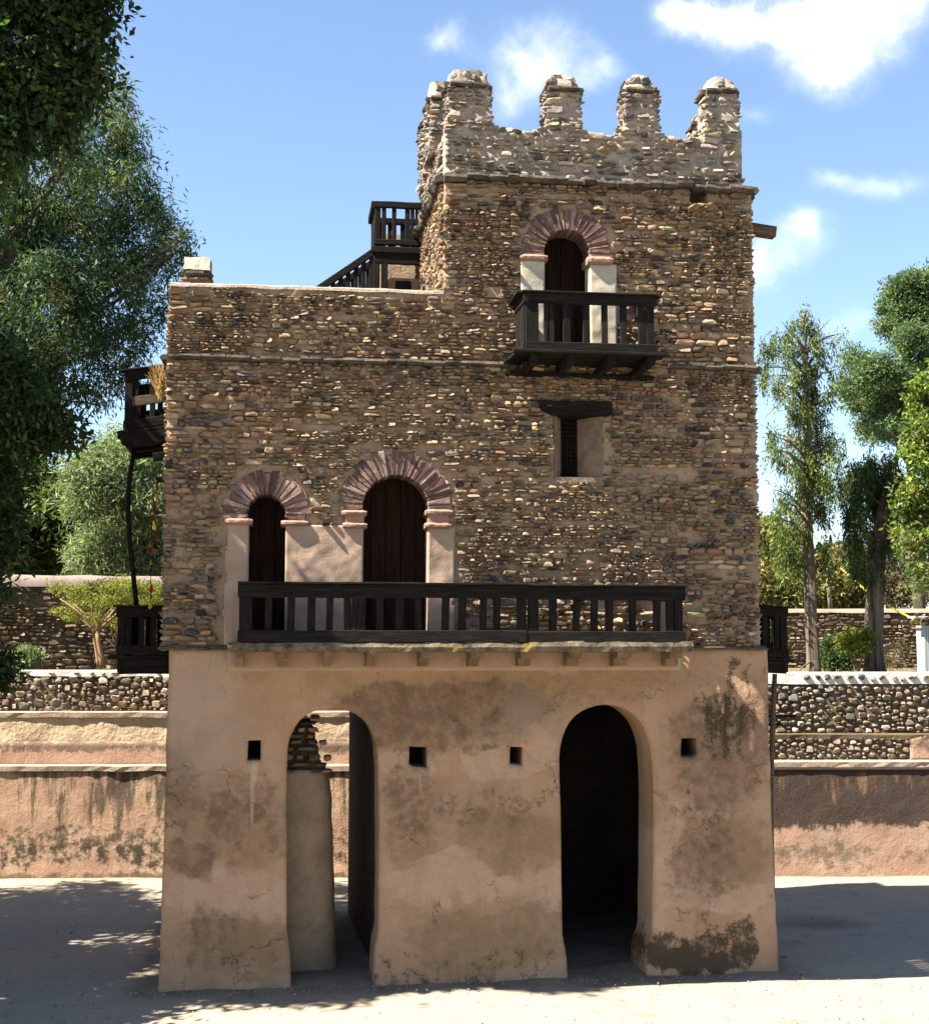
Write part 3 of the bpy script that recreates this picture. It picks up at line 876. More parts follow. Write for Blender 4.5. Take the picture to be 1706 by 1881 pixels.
# side walls, roof, rear
def side(name, x, y0, y1, z0, z1, nx, mat, stones=True, pal=PAL_WALL, hole=None, rank=.35, th=.6):
    ins = lambda u, v: not (hole and in_rect(u, v, hole))
    w = wall_grid(name, (x, 0, 0), (0, 1, 0), (0, 0, 1), (nx, 0, 0), y0, y1, z0, z1, .08, ins, lambda u, v: rough(u + 40, v), th, mat, castle)
    if stones:
        q = random.Random(name)
        for cu, cv, l, h in patchwork(q, y0, y1, z0, z1, lambda u, v, l, h: y0 - .02 < u - l / 2 and u + l / 2 < y1 + .02 and v + h / 2 < z1 and not (hole and in_rect(u, v, hole, .12)), .95, .012, 1.15):
            ST.put(q, (x, 0, 0), (0, 1, 0), (0, 0, 1), (nx, 0, 0), cu, cv, l, h, q.uniform(.07, .12), pal, SLABS, rank)
    return w
side('side_wall', XL, .02, DEP, Z1, ZS + .3, -1, M_MORTAR)
side('side_wall', XR, .02, DEP, Z1, ZS + .3, 1, M_MORTAR)
side('tower_side', XT, .02, TDEP, ZS, ZC + .04, -1, M_MORTAR, hole=(1.35, 10.2, 1.75, 11.75))
side('tower_side', XR - .02, .02, TDEP, ZS + .3, ZC + .04, 1, M_MORTAR)
mb = MB()
mb.box(XL + .1, XR - .1, DEP - .6, DEP, Z1, ZS + .3)
mb.box(XT + .05, XR - .06, TDEP - .6, TDEP - .01, ZS, ZC)
mb.build('rear_wall', M_MORTAR, castle)
mb = MB(); mb.box(XL + .3, XR - .3, .5, DEP - .3, ZS - .1, ZS + .1); mb.box(XT + .3, XR - .3, .5, TDEP - .3, ZC - .2, ZC - .02)
mb.build('flat_roof', M_MORTAR, castle)

# string courses, cornice and coping
def ragged_course(name, pts, z0, z1, out, mat, parent, seed, amp=.03):
    """a thin course of slates standing proud of the wall along the plan line pts (outward = left of travel)"""
    q = random.Random(seed); mb = MB()
    for a, b in zip(pts[:-1], pts[1:]):
        a, b = Vector((*a, 0)), Vector((*b, 0)); L = (b - a).length; ax = (b - a) / L; nr = Vector((ax.y, -ax.x, 0))
        s_ = 0.0
        while s_ < L - .01:
            w = min(q.uniform(.16, .42), L - s_); o = out * q.uniform(.7, 1.2); dz = q.uniform(-amp, amp) * .5; t = q.uniform(.75, 1.15)
            p0, p1 = a + ax * s_, a + ax * (s_ + w - .004)
            zc = (z0 + z1) / 2 + dz + amp * noise.noise(Vector((p0.x, p0.y, seed))); hz = (z1 - z0) / 2 * t
            c = p0 + (p1 - p0) * .5
            vs = []
            for zz, k in ((zc - hz, .8), (zc, 1.05), (zc + hz, .85)):
                vs += [p0 - nr * .15 + Vector((0, 0, zz)), p1 - nr * .15 + Vector((0, 0, zz)), p1 + nr * o * k * q.uniform(.85, 1.1) + Vector((0, 0, zz)), c + nr * o * k * q.uniform(.9, 1.2) + Vector((0, 0, zz)), p0 + nr * o * k * q.uniform(.85, 1.1) + Vector((0, 0, zz))]
            fs = [(4, 3, 2, 1, 0), (10, 11, 12, 13, 14)] + [(g * 5 + i, g * 5 + (i + 1) % 5, g * 5 + 5 + (i + 1) % 5, g * 5 + 5 + i) for g in (0, 1) for i in range(5)]
            mb.add(vs, fs); s_ += w
    o = mb.build(name, mat, parent); o['kind'] = 'stuff'; return o
ragged_course('string_course', [(XL, DEP), (XL, 0), (-.1, 0), (.75, -.0)], ZS - .05, ZS + .045, .13, M_SLATE, castle, 1)
ragged_course('string_course', [(3.55, 0), (XR, 0), (XR, DEP)], ZS + .01, ZS + .10, .13, M_SLATE, castle, 2)
ragged_course('tower_cornice', [(XT, TDEP), (XT, 0), (XR - .02, 0), (XR - .02, TDEP)], ZC - .07, ZC + .055, .17, M_SLATE, castle, 3, .05)
ragged_course('ledge_course', [(XL, DEP), (XL, 0), (-3.9, 0)], Z1 - .03, Z1 + .03, .09, M_SLATE, castle, 4)
ragged_course('ledge_course', [(3.8, 0), (XR + .08, 0), (XR + .08, DEP)], Z1 - .03, Z1 + .03, .10, M_SLATE, castle, 5)

# parapet of the lower roof: coping and corner merlon
def coping():
    mb = MB(); n = 60
    prof = [(-.03, 0.0), (-.02, .05), (.06, .085), (.3, .09), (.42, .06), (.45, 0)]
    vs = []
    for i in range(n + 1):
        x = XL + (XT - XL) * i / n
        vs += [(x, y + .012 * noise.noise(Vector((x * 3, k, 0))), ZP - .01 + z + .02 * noise.noise(Vector((x * 2, k * .3, 5)))) for k, (y, z) in enumerate(prof)]
    m = len(prof)
    fs = [(i * m + k, (i + 1) * m + k, (i + 1) * m + k + 1, i * m + k + 1) for i in range(n) for k in range(m - 1)]
    fs += [tuple(range(m)), tuple(n * m + k for k in reversed(range(m)))]
    mb.add(vs, fs); mb.build('coping', M_MORTAR_TOP, castle)
    side('side_parapet', XL, .02, DEP, ZS + .3, ZP - .25, -1, M_MORTAR)
coping()

def merlon(x0, x1, y0, y1, z0, z1, cap, st, seed, front=True, capmat=M_SLATE, axis='x', round_top=True, pal=PAL_TOP):
    """a stone merlon: mortar core, slate drip course, rough rounded top"""
    q = random.Random(seed)
    t = .03
    mb = MB(); n = 9; V = []
    for j in range(n + 1):
        z = z0 + (z1 - z0) * j / n; k = t * j / n
        ring_ = [(x0 + k, y0 + k), (x1 - k, y0 + k), (x1 - k, y1 - k), (x0 + k, y1 - k)]
        pts = []
        for a, b in zip(ring_, ring_[1:] + ring_[:1]):
            for s_ in range(4): pts.append((a[0] + (b[0] - a[0]) * s_ / 4, a[1] + (b[1] - a[1]) * s_ / 4))
        V += [(x + q.uniform(-.02, .02), y + q.uniform(-.02, .02), z) for x, y in pts]
    m = 16
    fs = [(j * m + i, j * m + (i + 1) % m, (j + 1) * m + (i + 1) % m, (j + 1) * m + i) for j in range(n) for i in range(m)]
    fs.append(tuple(n * m + i for i in range(m)))
    mb.add(V, fs); o = mb.build('merlon', M_MORTAR_TOP, castle)
    ragged_course('drip_course', [(x0 + t, y1 - t), (x0 + t, y0 + t), (x1 - t, y0 + t), (x1 - t, y1 - t), (x0 + t, y1 - t)], z1 - .03, z1 + .05, .085, capmat, o, seed, .03)
    mb = MB(); cx, cy = (x0 + x1) / 2, (y0 + y1) / 2; hx, hy = (x1 - x0) / 2, (y1 - y0) / 2; V = []
    prof = [(1.0, 0.04), (.84, .42), (.62, .78), (.36, 1.03), (.10, 1.16)] if round_top else [(1.0, .04), (.92, .5), (.84, .95), (.4, 1.0)]
    for s_, zz in prof:
        for i in range(14):
            a = 2 * math.pi * i / 14; c, sn = math.cos(a), math.sin(a)
            x = math.copysign(abs(c) ** .5, c) * hx * s_; y = math.copysign(abs(sn) ** .5, sn) * hy * s_
            V.append((cx + x + q.uniform(-.025, .025), cy + y + q.uniform(-.025, .025), z1 + .03 + cap * zz + q.uniform(-.02, .02)))
    fs = [(j * 14 + i, j * 14 + (i + 1) % 14, (j + 1) * 14 + (i + 1) % 14, (j + 1) * 14 + i) for j in range(len(prof) - 1) for i in range(14)]
    fs.append(tuple((len(prof) - 1) * 14 + i for i in range(14)))
    mb.add(V, fs); mb.build('merlon_cap', M_MORTAR_TOP, o)
    faces_ = [((0, y0, 0), (1, 0, 0), (0, -1, 0), x0, x1), ((x0, 0, 0), (0, 1, 0), (-1, 0, 0), y0, y1), ((x1, 0, 0), (0, 1, 0), (1, 0, 0), y0, y1)]
    for k, (oo, ua, na, u0, u1) in enumerate(faces_):
        for cu, cv, l, h in patchwork(q, u0 - .01, u1 + .04, z0, z1, lambda u, v, l, h: u0 - .06 < u - l / 2 and u + l / 2 < u1 + .09 and v + h / 2 < z1, .95, .015, 1.1):
            st.put(q, Vector(oo) - Vector(na) * .02, ua, (0, 0, 1), na, cu, cv, l, h, q.uniform(.07, .13), pal, COBBLES if q.random() < .4 else SLABS, 1.3 if k == 0 else .5)
    for i in range(9):
        a = q.uniform(0, 6.28); s_ = q.uniform(.5, .95); zz = cap * (1.06 - s_ * .75)
        st.put(q, (cx + hx * s_ * math.cos(a), cy + hy * s_ * math.sin(a) - .03, z1 + .03 + zz), (1, 0, 0), (0, .45, .9), (0, -.9, .45), 0, 0, q.uniform(.12, .24), q.uniform(.1, .16), .12, pal, COBBLES, .8)
    return o

# tower parapet with hollowed crenels
ML = [(820, 905, 240, 153, 133), (1001, 1070, 240, 161, 138), (1144, 1212, 243, 164, 140), (1292, 1360, 245, 166, 143)]
YP0 = -.03
mer = []
for (a, b, zb, zc_, zt) in ML:
    x0, x1 = P(a + 3, (zb + zc_) / 2, YP0)[0], P(b - 3, (zb + zc_) / 2, YP0)[0]
    mer.append((x0, x1, P(a, zc_, YP0)[2], P(a, zt, YP0)[2]))
XPL, XPR = mer[0][0] - .03, mer[-1][1] + .04
def crest(u):
    for (a, b), (c, d) in zip([m[:2] for m in mer[:-1]], [m[:2] for m in mer[1:]]):
        if b <= u <= c:
            s_ = (u - b) / (c - b); return ZD - .02 + .12 * (2 * s_ - 1) ** 4 + .02 * noise.noise(Vector((u * 4, 0, 0)))
    return ZD + .15
wall_grid('tower_parapet', (0, -.03, 0), (1, 0, 0), (0, 0, 1), (0, -1, 0), XPL, XPR, ZC + .045, ZD + .2, .04, lambda u, v: v < crest(u), lambda u, v: rough(u, v) * 1.1, .5, M_MORTAR_TOP, castle)
for cu, cv, l, h in patchwork(r, XPL - .02, XPR + .03, ZC + .05, ZD + .25, lambda u, v, l, h: u - l / 2 > XPL - .06 and u + l / 2 < XPR + .06 and v + h / 2 < crest(u) + .02, .93, .022, 1.15):
    ST.put(r, (0, -.03, 0), (1, 0, 0), (0, 0, 1), (0, -1, 0), cu, cv, l, h, r.uniform(.07, .13), PAL_TOP, COBBLES if r.random() < .45 else SLABS, 1.2, r.uniform(-.02, .01))
for k, (x0, x1, zc_, zt) in enumerate(mer):
    merlon(x0, x1, YP0 - .01, .50, ZD + .06, zc_ - .01, zt - zc_ + .07, ST, 40 + k, round_top=(k > 0))
# side and rear parapets
side('tower_parapet', XPL, .45, TDEP, ZC + .045, ZD, -1, M_MORTAR_TOP, pal=PAL_TOP, th=.45, rank=.5)
side('tower_parapet', XPR, .45, TDEP, ZC + .045, ZD, 1, M_MORTAR_TOP, pal=PAL_TOP, th=.45)
mb = MB(); mb.box(XPL + .1, XPR - .1, TDEP - .5, TDEP - .02, ZC, ZD - .1); mb.build('tower_parapet', M_MORTAR_TOP, castle)
lx = P(789, 200, 1.2)[0]
merlon(lx, XPL + .32, 1.25, 2.0, ZD - .05, P(789, 178, 1.2)[2], .34, ST, 60, round_top=False)
lx = P(777, 235, 3.2)[0]
merlon(lx, XPL + .38, 3.3, 4.0, ZD - .05, P(777, 232, 3.2)[2] + .1, .16, ST, 61)
rx = P(1278, 235, 1.7)[0]
merlon(rx, rx + .42, 1.7, 2.3, ZD - .35, P(1278, 225, 1.7)[2], .22, ST, 62)
for k in range(3):
    x = XPL + .5 + 1.7 * k
    merlon(x, x + .6, TDEP - .5, TDEP, ZD - .15, ZD + .5, .25, ST, 64 + k)
# merlon on the corner of the lower roof
mx0, mx1 = P(337, 500, .7)[0], P(383, 500, .7)[0]
def corner_merlon():
    z0, zc_, zt = ZP - .2, P(350, 497, .7)[2], P(350, 463, .7)[2]
    o = merlon(mx0, mx1, .7, 1.5, z0, zc_ - .05, .05, ST, 70, pal=PAL_WALL)
    mb = MB(); V = []
    for i, (y, z) in enumerate([(.66, zc_ + .02), (.72, zc_ + .08), (1.0, zt), (1.35, zt), (1.55, zc_ + .02)]):
        for x in np.linspace(mx0, mx1 + .02, 6): V.append((x + random.uniform(-.015, .015), y, z + random.uniform(-.015, .015)))
    fs = [(i * 6 + k, i * 6 + k + 1, i * 6 + 7 + k, i * 6 + 6 + k) for i in range(4) for k in range(5)]
    n = len(V); fs += [tuple(i * 6 for i in (4, 3, 2, 1, 0)), tuple(i * 6 + 5 for i in range(5)), (0, 24, 29, 5)]
    mb.add(V, fs); mb.build('merlon_cap', M_MORTAR_TOP, o)
corner_merlon()

# ------------------------------------------------------------------ arched doors
def arch_door(A, D, n, a0, a1, planks, imposts, seed, jag=.05, set_back=.55):
    q = random.Random(seed)
    cx, cz, ri, ro = A
    ring_ = MB()
    K = 40; a0r, a1r = R(a0), R(a1)
    V = []
    for i in range(K + 1):
        a = a0r + (a1r - a0r) * i / K; c, s_ = math.cos(a), math.sin(a)
        rr = ro * (.96 + .05 * noise.noise(Vector((a * 3, seed, 0))))
        V += [(cx + c * ri, .01, cz + s_ * ri), (cx + c * rr, -.005, cz + s_ * rr), (cx + c * rr, .5, cz + s_ * rr), (cx + c * ri, .5, cz + s_ * ri)]
    fs = [(i * 4 + k, i * 4 + (k + 1) % 4, i * 4 + 4 + (k + 1) % 4, i * 4 + 4 + k) for i in range(K) for k in range(4)] + [(0, 3, 2, 1), (K * 4, K * 4 + 1, K * 4 + 2, K * 4 + 3)]
    ring_.add(V, fs); o = ring_.build('arch_surround', M_JOINT, castle)
    edges = [a0r + (a1r - a0r) * (i + q.uniform(-.12, .12) * (0 < i < n)) / n for i in range(n + 1)]
    for i in range(n):
        g = (edges[i + 1] - edges[i]) * q.uniform(.07, .15)
        e0, e1 = edges[i] + g, edges[i + 1] - g
        r0, r1 = ri - .012 + q.uniform(-.008, .008), ro * q.uniform(1 - jag * 1.6, 1 + jag * .5); yf = -.035 + q.uniform(-.015, .012)
        poly = []
        for (rr, ea, eb) in ((r0, e0, e1), (r1, e1, e0)):
            for s_ in (0, .5, 1):
                a = ea + (eb - ea) * s_; k = rr * (1 + q.uniform(-.01, .01)); poly.append((cx + k * math.cos(a), cz + k * math.sin(a)))
        c = (sum(p[0] for p in poly) / 6, sum(p[1] for p in poly) / 6)
        vs = [(c[0] + (x - c[0]) * .9, yf + q.uniform(-.01, .01), c[1] + (z - c[1]) * .93) for x, z in poly] + [(x, yf + .03, z) for x, z in poly] + [(x, .44, z) for x, z in poly]
        fs = [tuple(range(6))] + [(g_ * 6 + k, g_ * 6 + 6 + k, g_ * 6 + 6 + (k + 1) % 6, g_ * 6 + (k + 1) % 6) for g_ in (0, 1) for k in range(6)]
        m = MB(); m.add(vs, fs); b = m.build('voussoir', M_VOUS, o); b.color = (*pick(q, PAL_VOUS), 1)
    # door leaf of planks
    x0, x1 = D[0] - .12, D[2] + .12
    top = cz + ri + .06
    leaf = MB(); leaf.box(x0, x1, set_back + .06, set_back + .1, D[1], top); d = leaf.build('door', M_DOOR, castle)
    xs = [x0 + (x1 - x0) * i / planks for i in range(planks + 1)]
    for i in range(planks):
        m = MB(); y = set_back + q.uniform(-.008, .01)
        m.beam((xs[i] / 2 + xs[i + 1] / 2, y + .03, D[1]), (xs[i] / 2 + xs[i + 1] / 2, y + .03, top), xs[i + 1] - xs[i] - .008, .05, (1, 0, 0), .008, 5, .002)
        m.build('plank', M_DOOR, d)
    for (px0, py0, px1, py1) in imposts:
        xa, za, xb, zb = rect(px0, py0, px1, py1)
        m = MB(); V = []; hz = (zb - za) / 2; zc = (za + zb) / 2
        prof = [(.40, -hz), (-.07, -hz), (-.115, -hz * .4), (-.12, hz * .3), (-.08, hz), (.40, hz)]
        N = 7
        for i in range(N + 1):
            x = xa + (xb - xa) * i / N; e = .8 if i in (0, N) else 1
            V += [(x, (y * e if y < 0 else y) + q.uniform(-.004, .004), zc + z * e + q.uniform(-.005, .005)) for y, z in prof]
        fs = [(i * 6 + k, i * 6 + (k + 1) % 6, i * 6 + 6 + (k + 1) % 6, i * 6 + 6 + k) for i in range(N) for k in range(6)] + [tuple(range(5, -1, -1)), tuple(N * 6 + k for k in range(6))]
        m.add(V, fs); m.build('impost', M_IMPOST, castle, smooth=False)
arch_door(A_SMALL, D_SMALL, 19, -12, 192, 3, [(413, 953, 464, 964), (516, 957, 566, 966)], 21, .08)
arch_door(A_BIG, D_BIG, 27, -10, 190, 5, [(628, 938, 673, 948), (629, 961, 674, 971), (781, 937, 830, 947), (780, 961, 828, 971)], 22, .05)
arch_door(A_UP, D_UP, 21, -12, 192, 4, [(953, 470, 1004, 480), (1077, 474, 1124, 487)], 23, .04)
# necks between the doubled imposts
for rc in (rect(634, 946, 668, 963), rect(786, 945, 824, 963)):
    mb = MB(); mb.box(rc[0], rc[2], -.06, .4, rc[1], rc[3]); mb.build('impost_neck', M_IMPOST, castle)

def jamb(rc, mat, seed, bulge=.05, ragged=(0, 0), lean=0.0):
    def ins(u, v):
        e = .05 * noise.noise(Vector((v * 2.2, seed, 0))) + .02 * noise.noise(Vector((v * 7, seed, 3)))
        t = (v - rc[1]) / (rc[3] - rc[1])
        return (rc[0] + ragged[0] * (e + .04) + lean * t < u) and (u < rc[2] - ragged[1] * (e + .04))
    return wall_grid('plaster_jamb', (0, 0, 0), (1, 0, 0), (0, 0, 1), (0, -1, 0), rc[0], rc[2], rc[1], rc[3], .035, ins,
                     lambda u, v: bulge + .02 * fbm(u, seed, v, 1.7, 3) + .005 * fbm(u, seed, v, 7, 3), .40, mat, castle, smooth=True)
jamb(J_A, M_PLAST, 1, .045, (1.2, 0), .06)
jamb(J_B, M_PLAST, 2, .045)
jamb(J_C, M_PLAST, 3, .045, (0, 1.0))
jamb(J_D, M_CREAM, 4, .05)
jamb(J_E, M_CREAM, 5, .05)

# slit window: splayed plaster reveals, lintel, lattice
def slit():
    x0, z0, x1, z1 = SLIT
    a0, a1 = fx(1038, 820)[0], fx(1069, 820)[0]
    mb = MB()
    mb.add([(x0 - .05, -.03, z0), (a0, .38, z0), (a0, .38, z1), (x0 - .05, -.03, z1), (x0 - .05, .5, z0), (x0 - .05, .5, z1), (a0, .5, z0), (a0, .5, z1)], [(0, 1, 2, 3), (0, 3, 5, 4), (1, 6, 7, 2), (4, 5, 7, 6), (3, 2, 7, 5), (0, 4, 6, 1)])
    mb.add([(x1 + .05, -.03, z0), (a1, .38, z0), (a1, .38, z1), (x1 + .05, -.03, z1), (x1 + .05, .5, z0), (x1 + .05, .5, z1), (a1, .5, z0), (a1, .5, z1)], [(3, 2, 1, 0), (4, 5, 3, 0), (2, 7, 6, 1), (6, 7, 5, 4), (5, 7, 2, 3), (1, 6, 4, 0)])
    mb.add([(x0 - .05, -.04, z0 + .005), (x1 + .05, -.04, z0 + .005), (a1, .4, z0 + .04), (a0, .4, z0 + .04), (x0 - .05, -.04, z0 - .08), (x1 + .05, -.04, z0 - .08), (a1, .4, z0 - .08), (a0, .4, z0 - .08)], [(0, 1, 2, 3), (4, 5, 1, 0), (5, 6, 2, 1), (7, 4, 0, 3), (6, 7, 3, 2), (7, 6, 5, 4)])
    mb.build('window_reveal', simple_mat("dark_reveal", (0.20, 0.14, 0.10), (0.36, 0.26, 0.185), 3, 25, .02), castle)  # jamb plaster in a darker tone
    w = MB(); w.box(a0 - .02, a1 + .02, .46, .5, z0, z1); w = w.build('slit_window', M_TZ, castle)
    for i in range(4):
        m = MB(); x = a0 + (a1 - a0) * (i + .5) / 4; m.beam((x, .42, z0 + .04), (x, .42, z1), .025, .025, (1, 0, 0), .004, 1, 0); m.build('lattice_bar', M_TZ, w)
    for i in range(14):
        m = MB(); z = z0 + .06 + (z1 - z0 - .08) * i / 14; m.beam((a0, .40, z), (a1, .40, z), .02, .022, (0, 1, 0), .004, 1, 0); m.build('lattice_bar', M_TX, w)
    m = MB(); la, lb = P(988, 750, -.1)[0], P(1125, 750, -.1)[0]; zt, zb = fx(1050, 738)[1], fx(1050, 764)[1]
    m.add([(la, -.10, zt), (lb, -.10, zt), (lb, -.10, zb + .03), (lb - .06, -.10, zb), (la + .26, -.10, zb), (la + .05, -.10, zb + .1),
           (la, .5, zt), (lb, .5, zt), (lb, .5, zb + .03), (lb - .06, .5, zb), (la + .26, .5, zb), (la + .05, .5, zb + .1)],
          [(5, 4, 3, 2, 1, 0), (6, 7, 8, 9, 10, 11)] + [(k, (k + 1) % 6, (k + 1) % 6 + 6, k + 6) for k in range(6)])
    m.build('lintel', M_TX, castle)
slit()
# drain hole under the cornice, with the stub of a spout below it
mb = MB(); mb.box(PUT[0] - .05, PUT[2] + .05, .6, .64, PUT[1] - .05, PUT[3] + .05); mb.build('drain_back', M_TZ, castle)
for k in range(5):
    c = P(1282 + 7 * k - 10, 384 + random.uniform(-3, 3), 0)
    ST.put(r, (c[0], -.06, c[2]), (1, 0, 0), (0, 0, 1), (0, -1, 0), 0, 0, .24, .11, .28, PAL_WALL, COBBLES, 1.4)
mb = MB(); mb.box(*(lambda a: (a[0], a[2], -.045, .1, a[1], a[3]))(rect(888, 528, 922, 546)), .01)
mb.build('dressed_block', simple_mat("buff_block", (0.38, 0.27, 0.15), (0.45, 0.34, 0.2), 5), castle)

ST.finish(front_wall, castle, lambda s_: SM_WALL if s_ is SLABS else SM_COB_W, M_STONES) if False else None
SM_COB_W = shape_meshes(COBBLES, 'stone', M_STONE)
ST.finish(front_wall, castle, lambda s_: SM_WALL if s_ is SLABS else SM_COB_W, M_STONES)

# ------------------------------------------------------------------ front balcony
def part_empty(name, parent):
    e = bpy.data.objects.new(name, None); e.empty_display_size = .2
    return link(e, parent)
def front_balcony():
    yf = -1.55
    def q(px, py, Y=yf): p = P(px, py, Y); return float(p[0]), float(p[2])
    b = part_empty('front_balcony', castle)
    # ledge slab
    x0, zt = q(418, 1181); x1, zb = q(1271, 1197)
    mb = MB(); n = 90; V = []
    for i in range(n + 1):
        x = x0 + (x1 - x0) * i / n; k = noise.noise(Vector((x * 2.2, 0, 0))); k2 = noise.noise(Vector((x * 7, 3, 0)))
        t = zt + .015 * k + (.025 if x > q(970, 1181)[0] else 0) * 1
        V += [(x, .0, zb - .01), (x, yf - .06 + .03 * k2, zb + .015 * k2), (x, yf - .08 - .03 * k, (zb + t) / 2), (x, yf - .05 + .02 * k2, t), (x, .0, t)]
    fs = [(i * 5 + k, i * 5 + (k + 1) % 5, i * 5 + 5 + (k + 1) % 5, i * 5 + 5 + k) for i in range(n) for k in range(5)] + [(4, 3, 2, 1, 0), tuple(n * 5 + k for k in range(5))]
    mb.add(V, fs); mb.build('balcony_slab', M_LEDGE, b)
    # rails in two lengths
    zt0, zt1 = q(600, 1098)[1], q(600, 1073)[1]; zb0, zb1 = q(600, 1180)[1], q(600, 1158)[1]
    xa, xm, xb = q(437, 1085)[0], q(960, 1085)[0], q(1257, 1085)[0]
    for (a, c, dz) in ((xa, xm + .05, 0.0), (xm - .02, xb, -.015)):
        m = MB(); m.beam((a, yf + (.012 if dz else 0), (zt0 + zt1) / 2 + dz), (c, yf + (.012 if dz else 0), (zt0 + zt1) / 2 + dz), .13, zt1 - zt0, (0, 1, 0), .012, 9, .006); m.build('top_rail', M_TX, b)
        m = MB(); m.beam((a, yf - .06, zt1 + dz + .012), (c, yf - .06, zt1 + dz + .012), .22, .03, (0, 1, 0), .006, 9, .003); m.build('rail_cap', M_TX, b)
        m = MB(); m.beam((a + .01, yf + (.012 if dz else 0), (zb0 + zb1) / 2 + dz * .5), (c, yf + (.012 if dz else 0), (zb0 + zb1) / 2 + dz * .5), .13, zb1 - zb0, (0, 1, 0), .012, 9, .006); m.build('bottom_rail', M_TX, b)
    zl, zh = zb0 + .04, zt1 - .04
    bal = MB(); bal.beam((0, 0, zl), (0, 0, zh), .115, .08, (1, 0, 0), .01, 4, .004)
    bv = np.array(bal.v); bme = [np_mesh('baluster', bv * np.array((1 + .08 * k, 1, 1)), bal.f, M_TZ) for k in (-1, 0, 1)]
    for i, (a, c) in enumerate(((486, 499), (523, 535), (560, 573), (596, 609), (695, 707), (732, 744), (770, 782), (805, 817), (839, 852), (876, 889), (914, 926), (1011, 1023), (1047, 1059), (1084, 1096), (1121, 1133), (1156, 1169), (1192, 1205))):
        o = link(bpy.data.objects.new('baluster', bme[i % 3]), b); o.location = (q((a + c) / 2, 1128)[0], yf + .02, 0); o.rotation_euler = (0, R(random.uniform(-.9, .9)), 0)
    for a, c in ((440, 463), (632, 645), (646, 658), (659, 671), (950, 966), (970, 989), (1224, 1236), (1238, 1253)):
        m = MB(); xa_, xc_ = q(a, 1128)[0], q(c, 1128)[0]; m.beam(((xa_ + xc_) / 2, yf + .02, zb0 - .1), ((xa_ + xc_) / 2, yf + .02, zh), xc_ - xa_, .11, (1, 0, 0), .01, 4, .004); m.build('post', M_TZ, b)
    # side rails back to the wall
    for x in (xa + .06, xb - .06):
        m = MB(); m.beam((x, yf, (zt0 + zt1) / 2), (x, -.02, (zt0 + zt1) / 2), .12, .2, None, .012, 3, .004); m.build('side_rail', M_TY, b)
        m = MB(); m.beam((x, yf, (zb0 + zb1) / 2), (x, -.02, (zb0 + zb1) / 2), .12, .18, None, .012, 3, .004); m.build('side_rail', M_TY, b)
        for k in np.arange(.12, 1.45, .135):  # side balusters set close together to block sun from the wall below
            m = MB(); m.beam((x, yf + k, zl), (x, yf + k, zh), .08, .11, (1, 0, 0), .01, 2, .004); m.build('baluster', M_TZ, b)
    # corbels under the slab
    cm = simple_mat("corbel_plaster", (0.17, 0.105, 0.07), (0.33, 0.21, 0.14), 4, 40, .015)
    for i, (a, c) in enumerate(((432, 449), (512, 528), (594, 610), (673, 691), (770, 789), (862, 881), (953, 976), (1042, 1066), (1128, 1155), (1224, 1248))):
        x0_, x1_ = P(a, 1210, -.4)[0], P(c - 2, 1210, -.4)[0]; z_ = Z1 - .02
        m = MB(); j = random.uniform(-.02, .02)
        V = [(x0_, y, z) for y, z in ((.05, zb - .005), (-.62, zb - .005), (-.60, zb - .10 + j), (-.36, zb - .12), (-.34, zb - .235), (.05, zb - .25))]
        V += [(x1_, y, z) for _, y, z in V]
        V = [(x + random.uniform(-.008, .008), y + random.uniform(-.01, .01), z + random.uniform(-.006, .006)) for x, y, z in V]
        m.add(V, [tuple(range(6)), tuple(range(11, 5, -1))] + [(k, k + 6, (k + 1) % 6 + 6, (k + 1) % 6) for k in range(6)]); m.build('corbel', cm, b)
    # plaster band behind the corbels
    xa_, xb_ = fx(418, 1215)[0], fx(1250, 1215)[0]; za, zbn = fx(800, 1232)[1], Z1 - .03
    wall_grid('plaster_band', (0, -.03, 0), (1, 0, 0), (0, 0, 1), (0, -1, 0), xa_, xb_, za, zbn, .06, lambda u, v: True, lambda u, v: .012 * fbm(u, 2, v, 2, 3), .03, M_PLAST, b, smooth=True)
front_balcony()

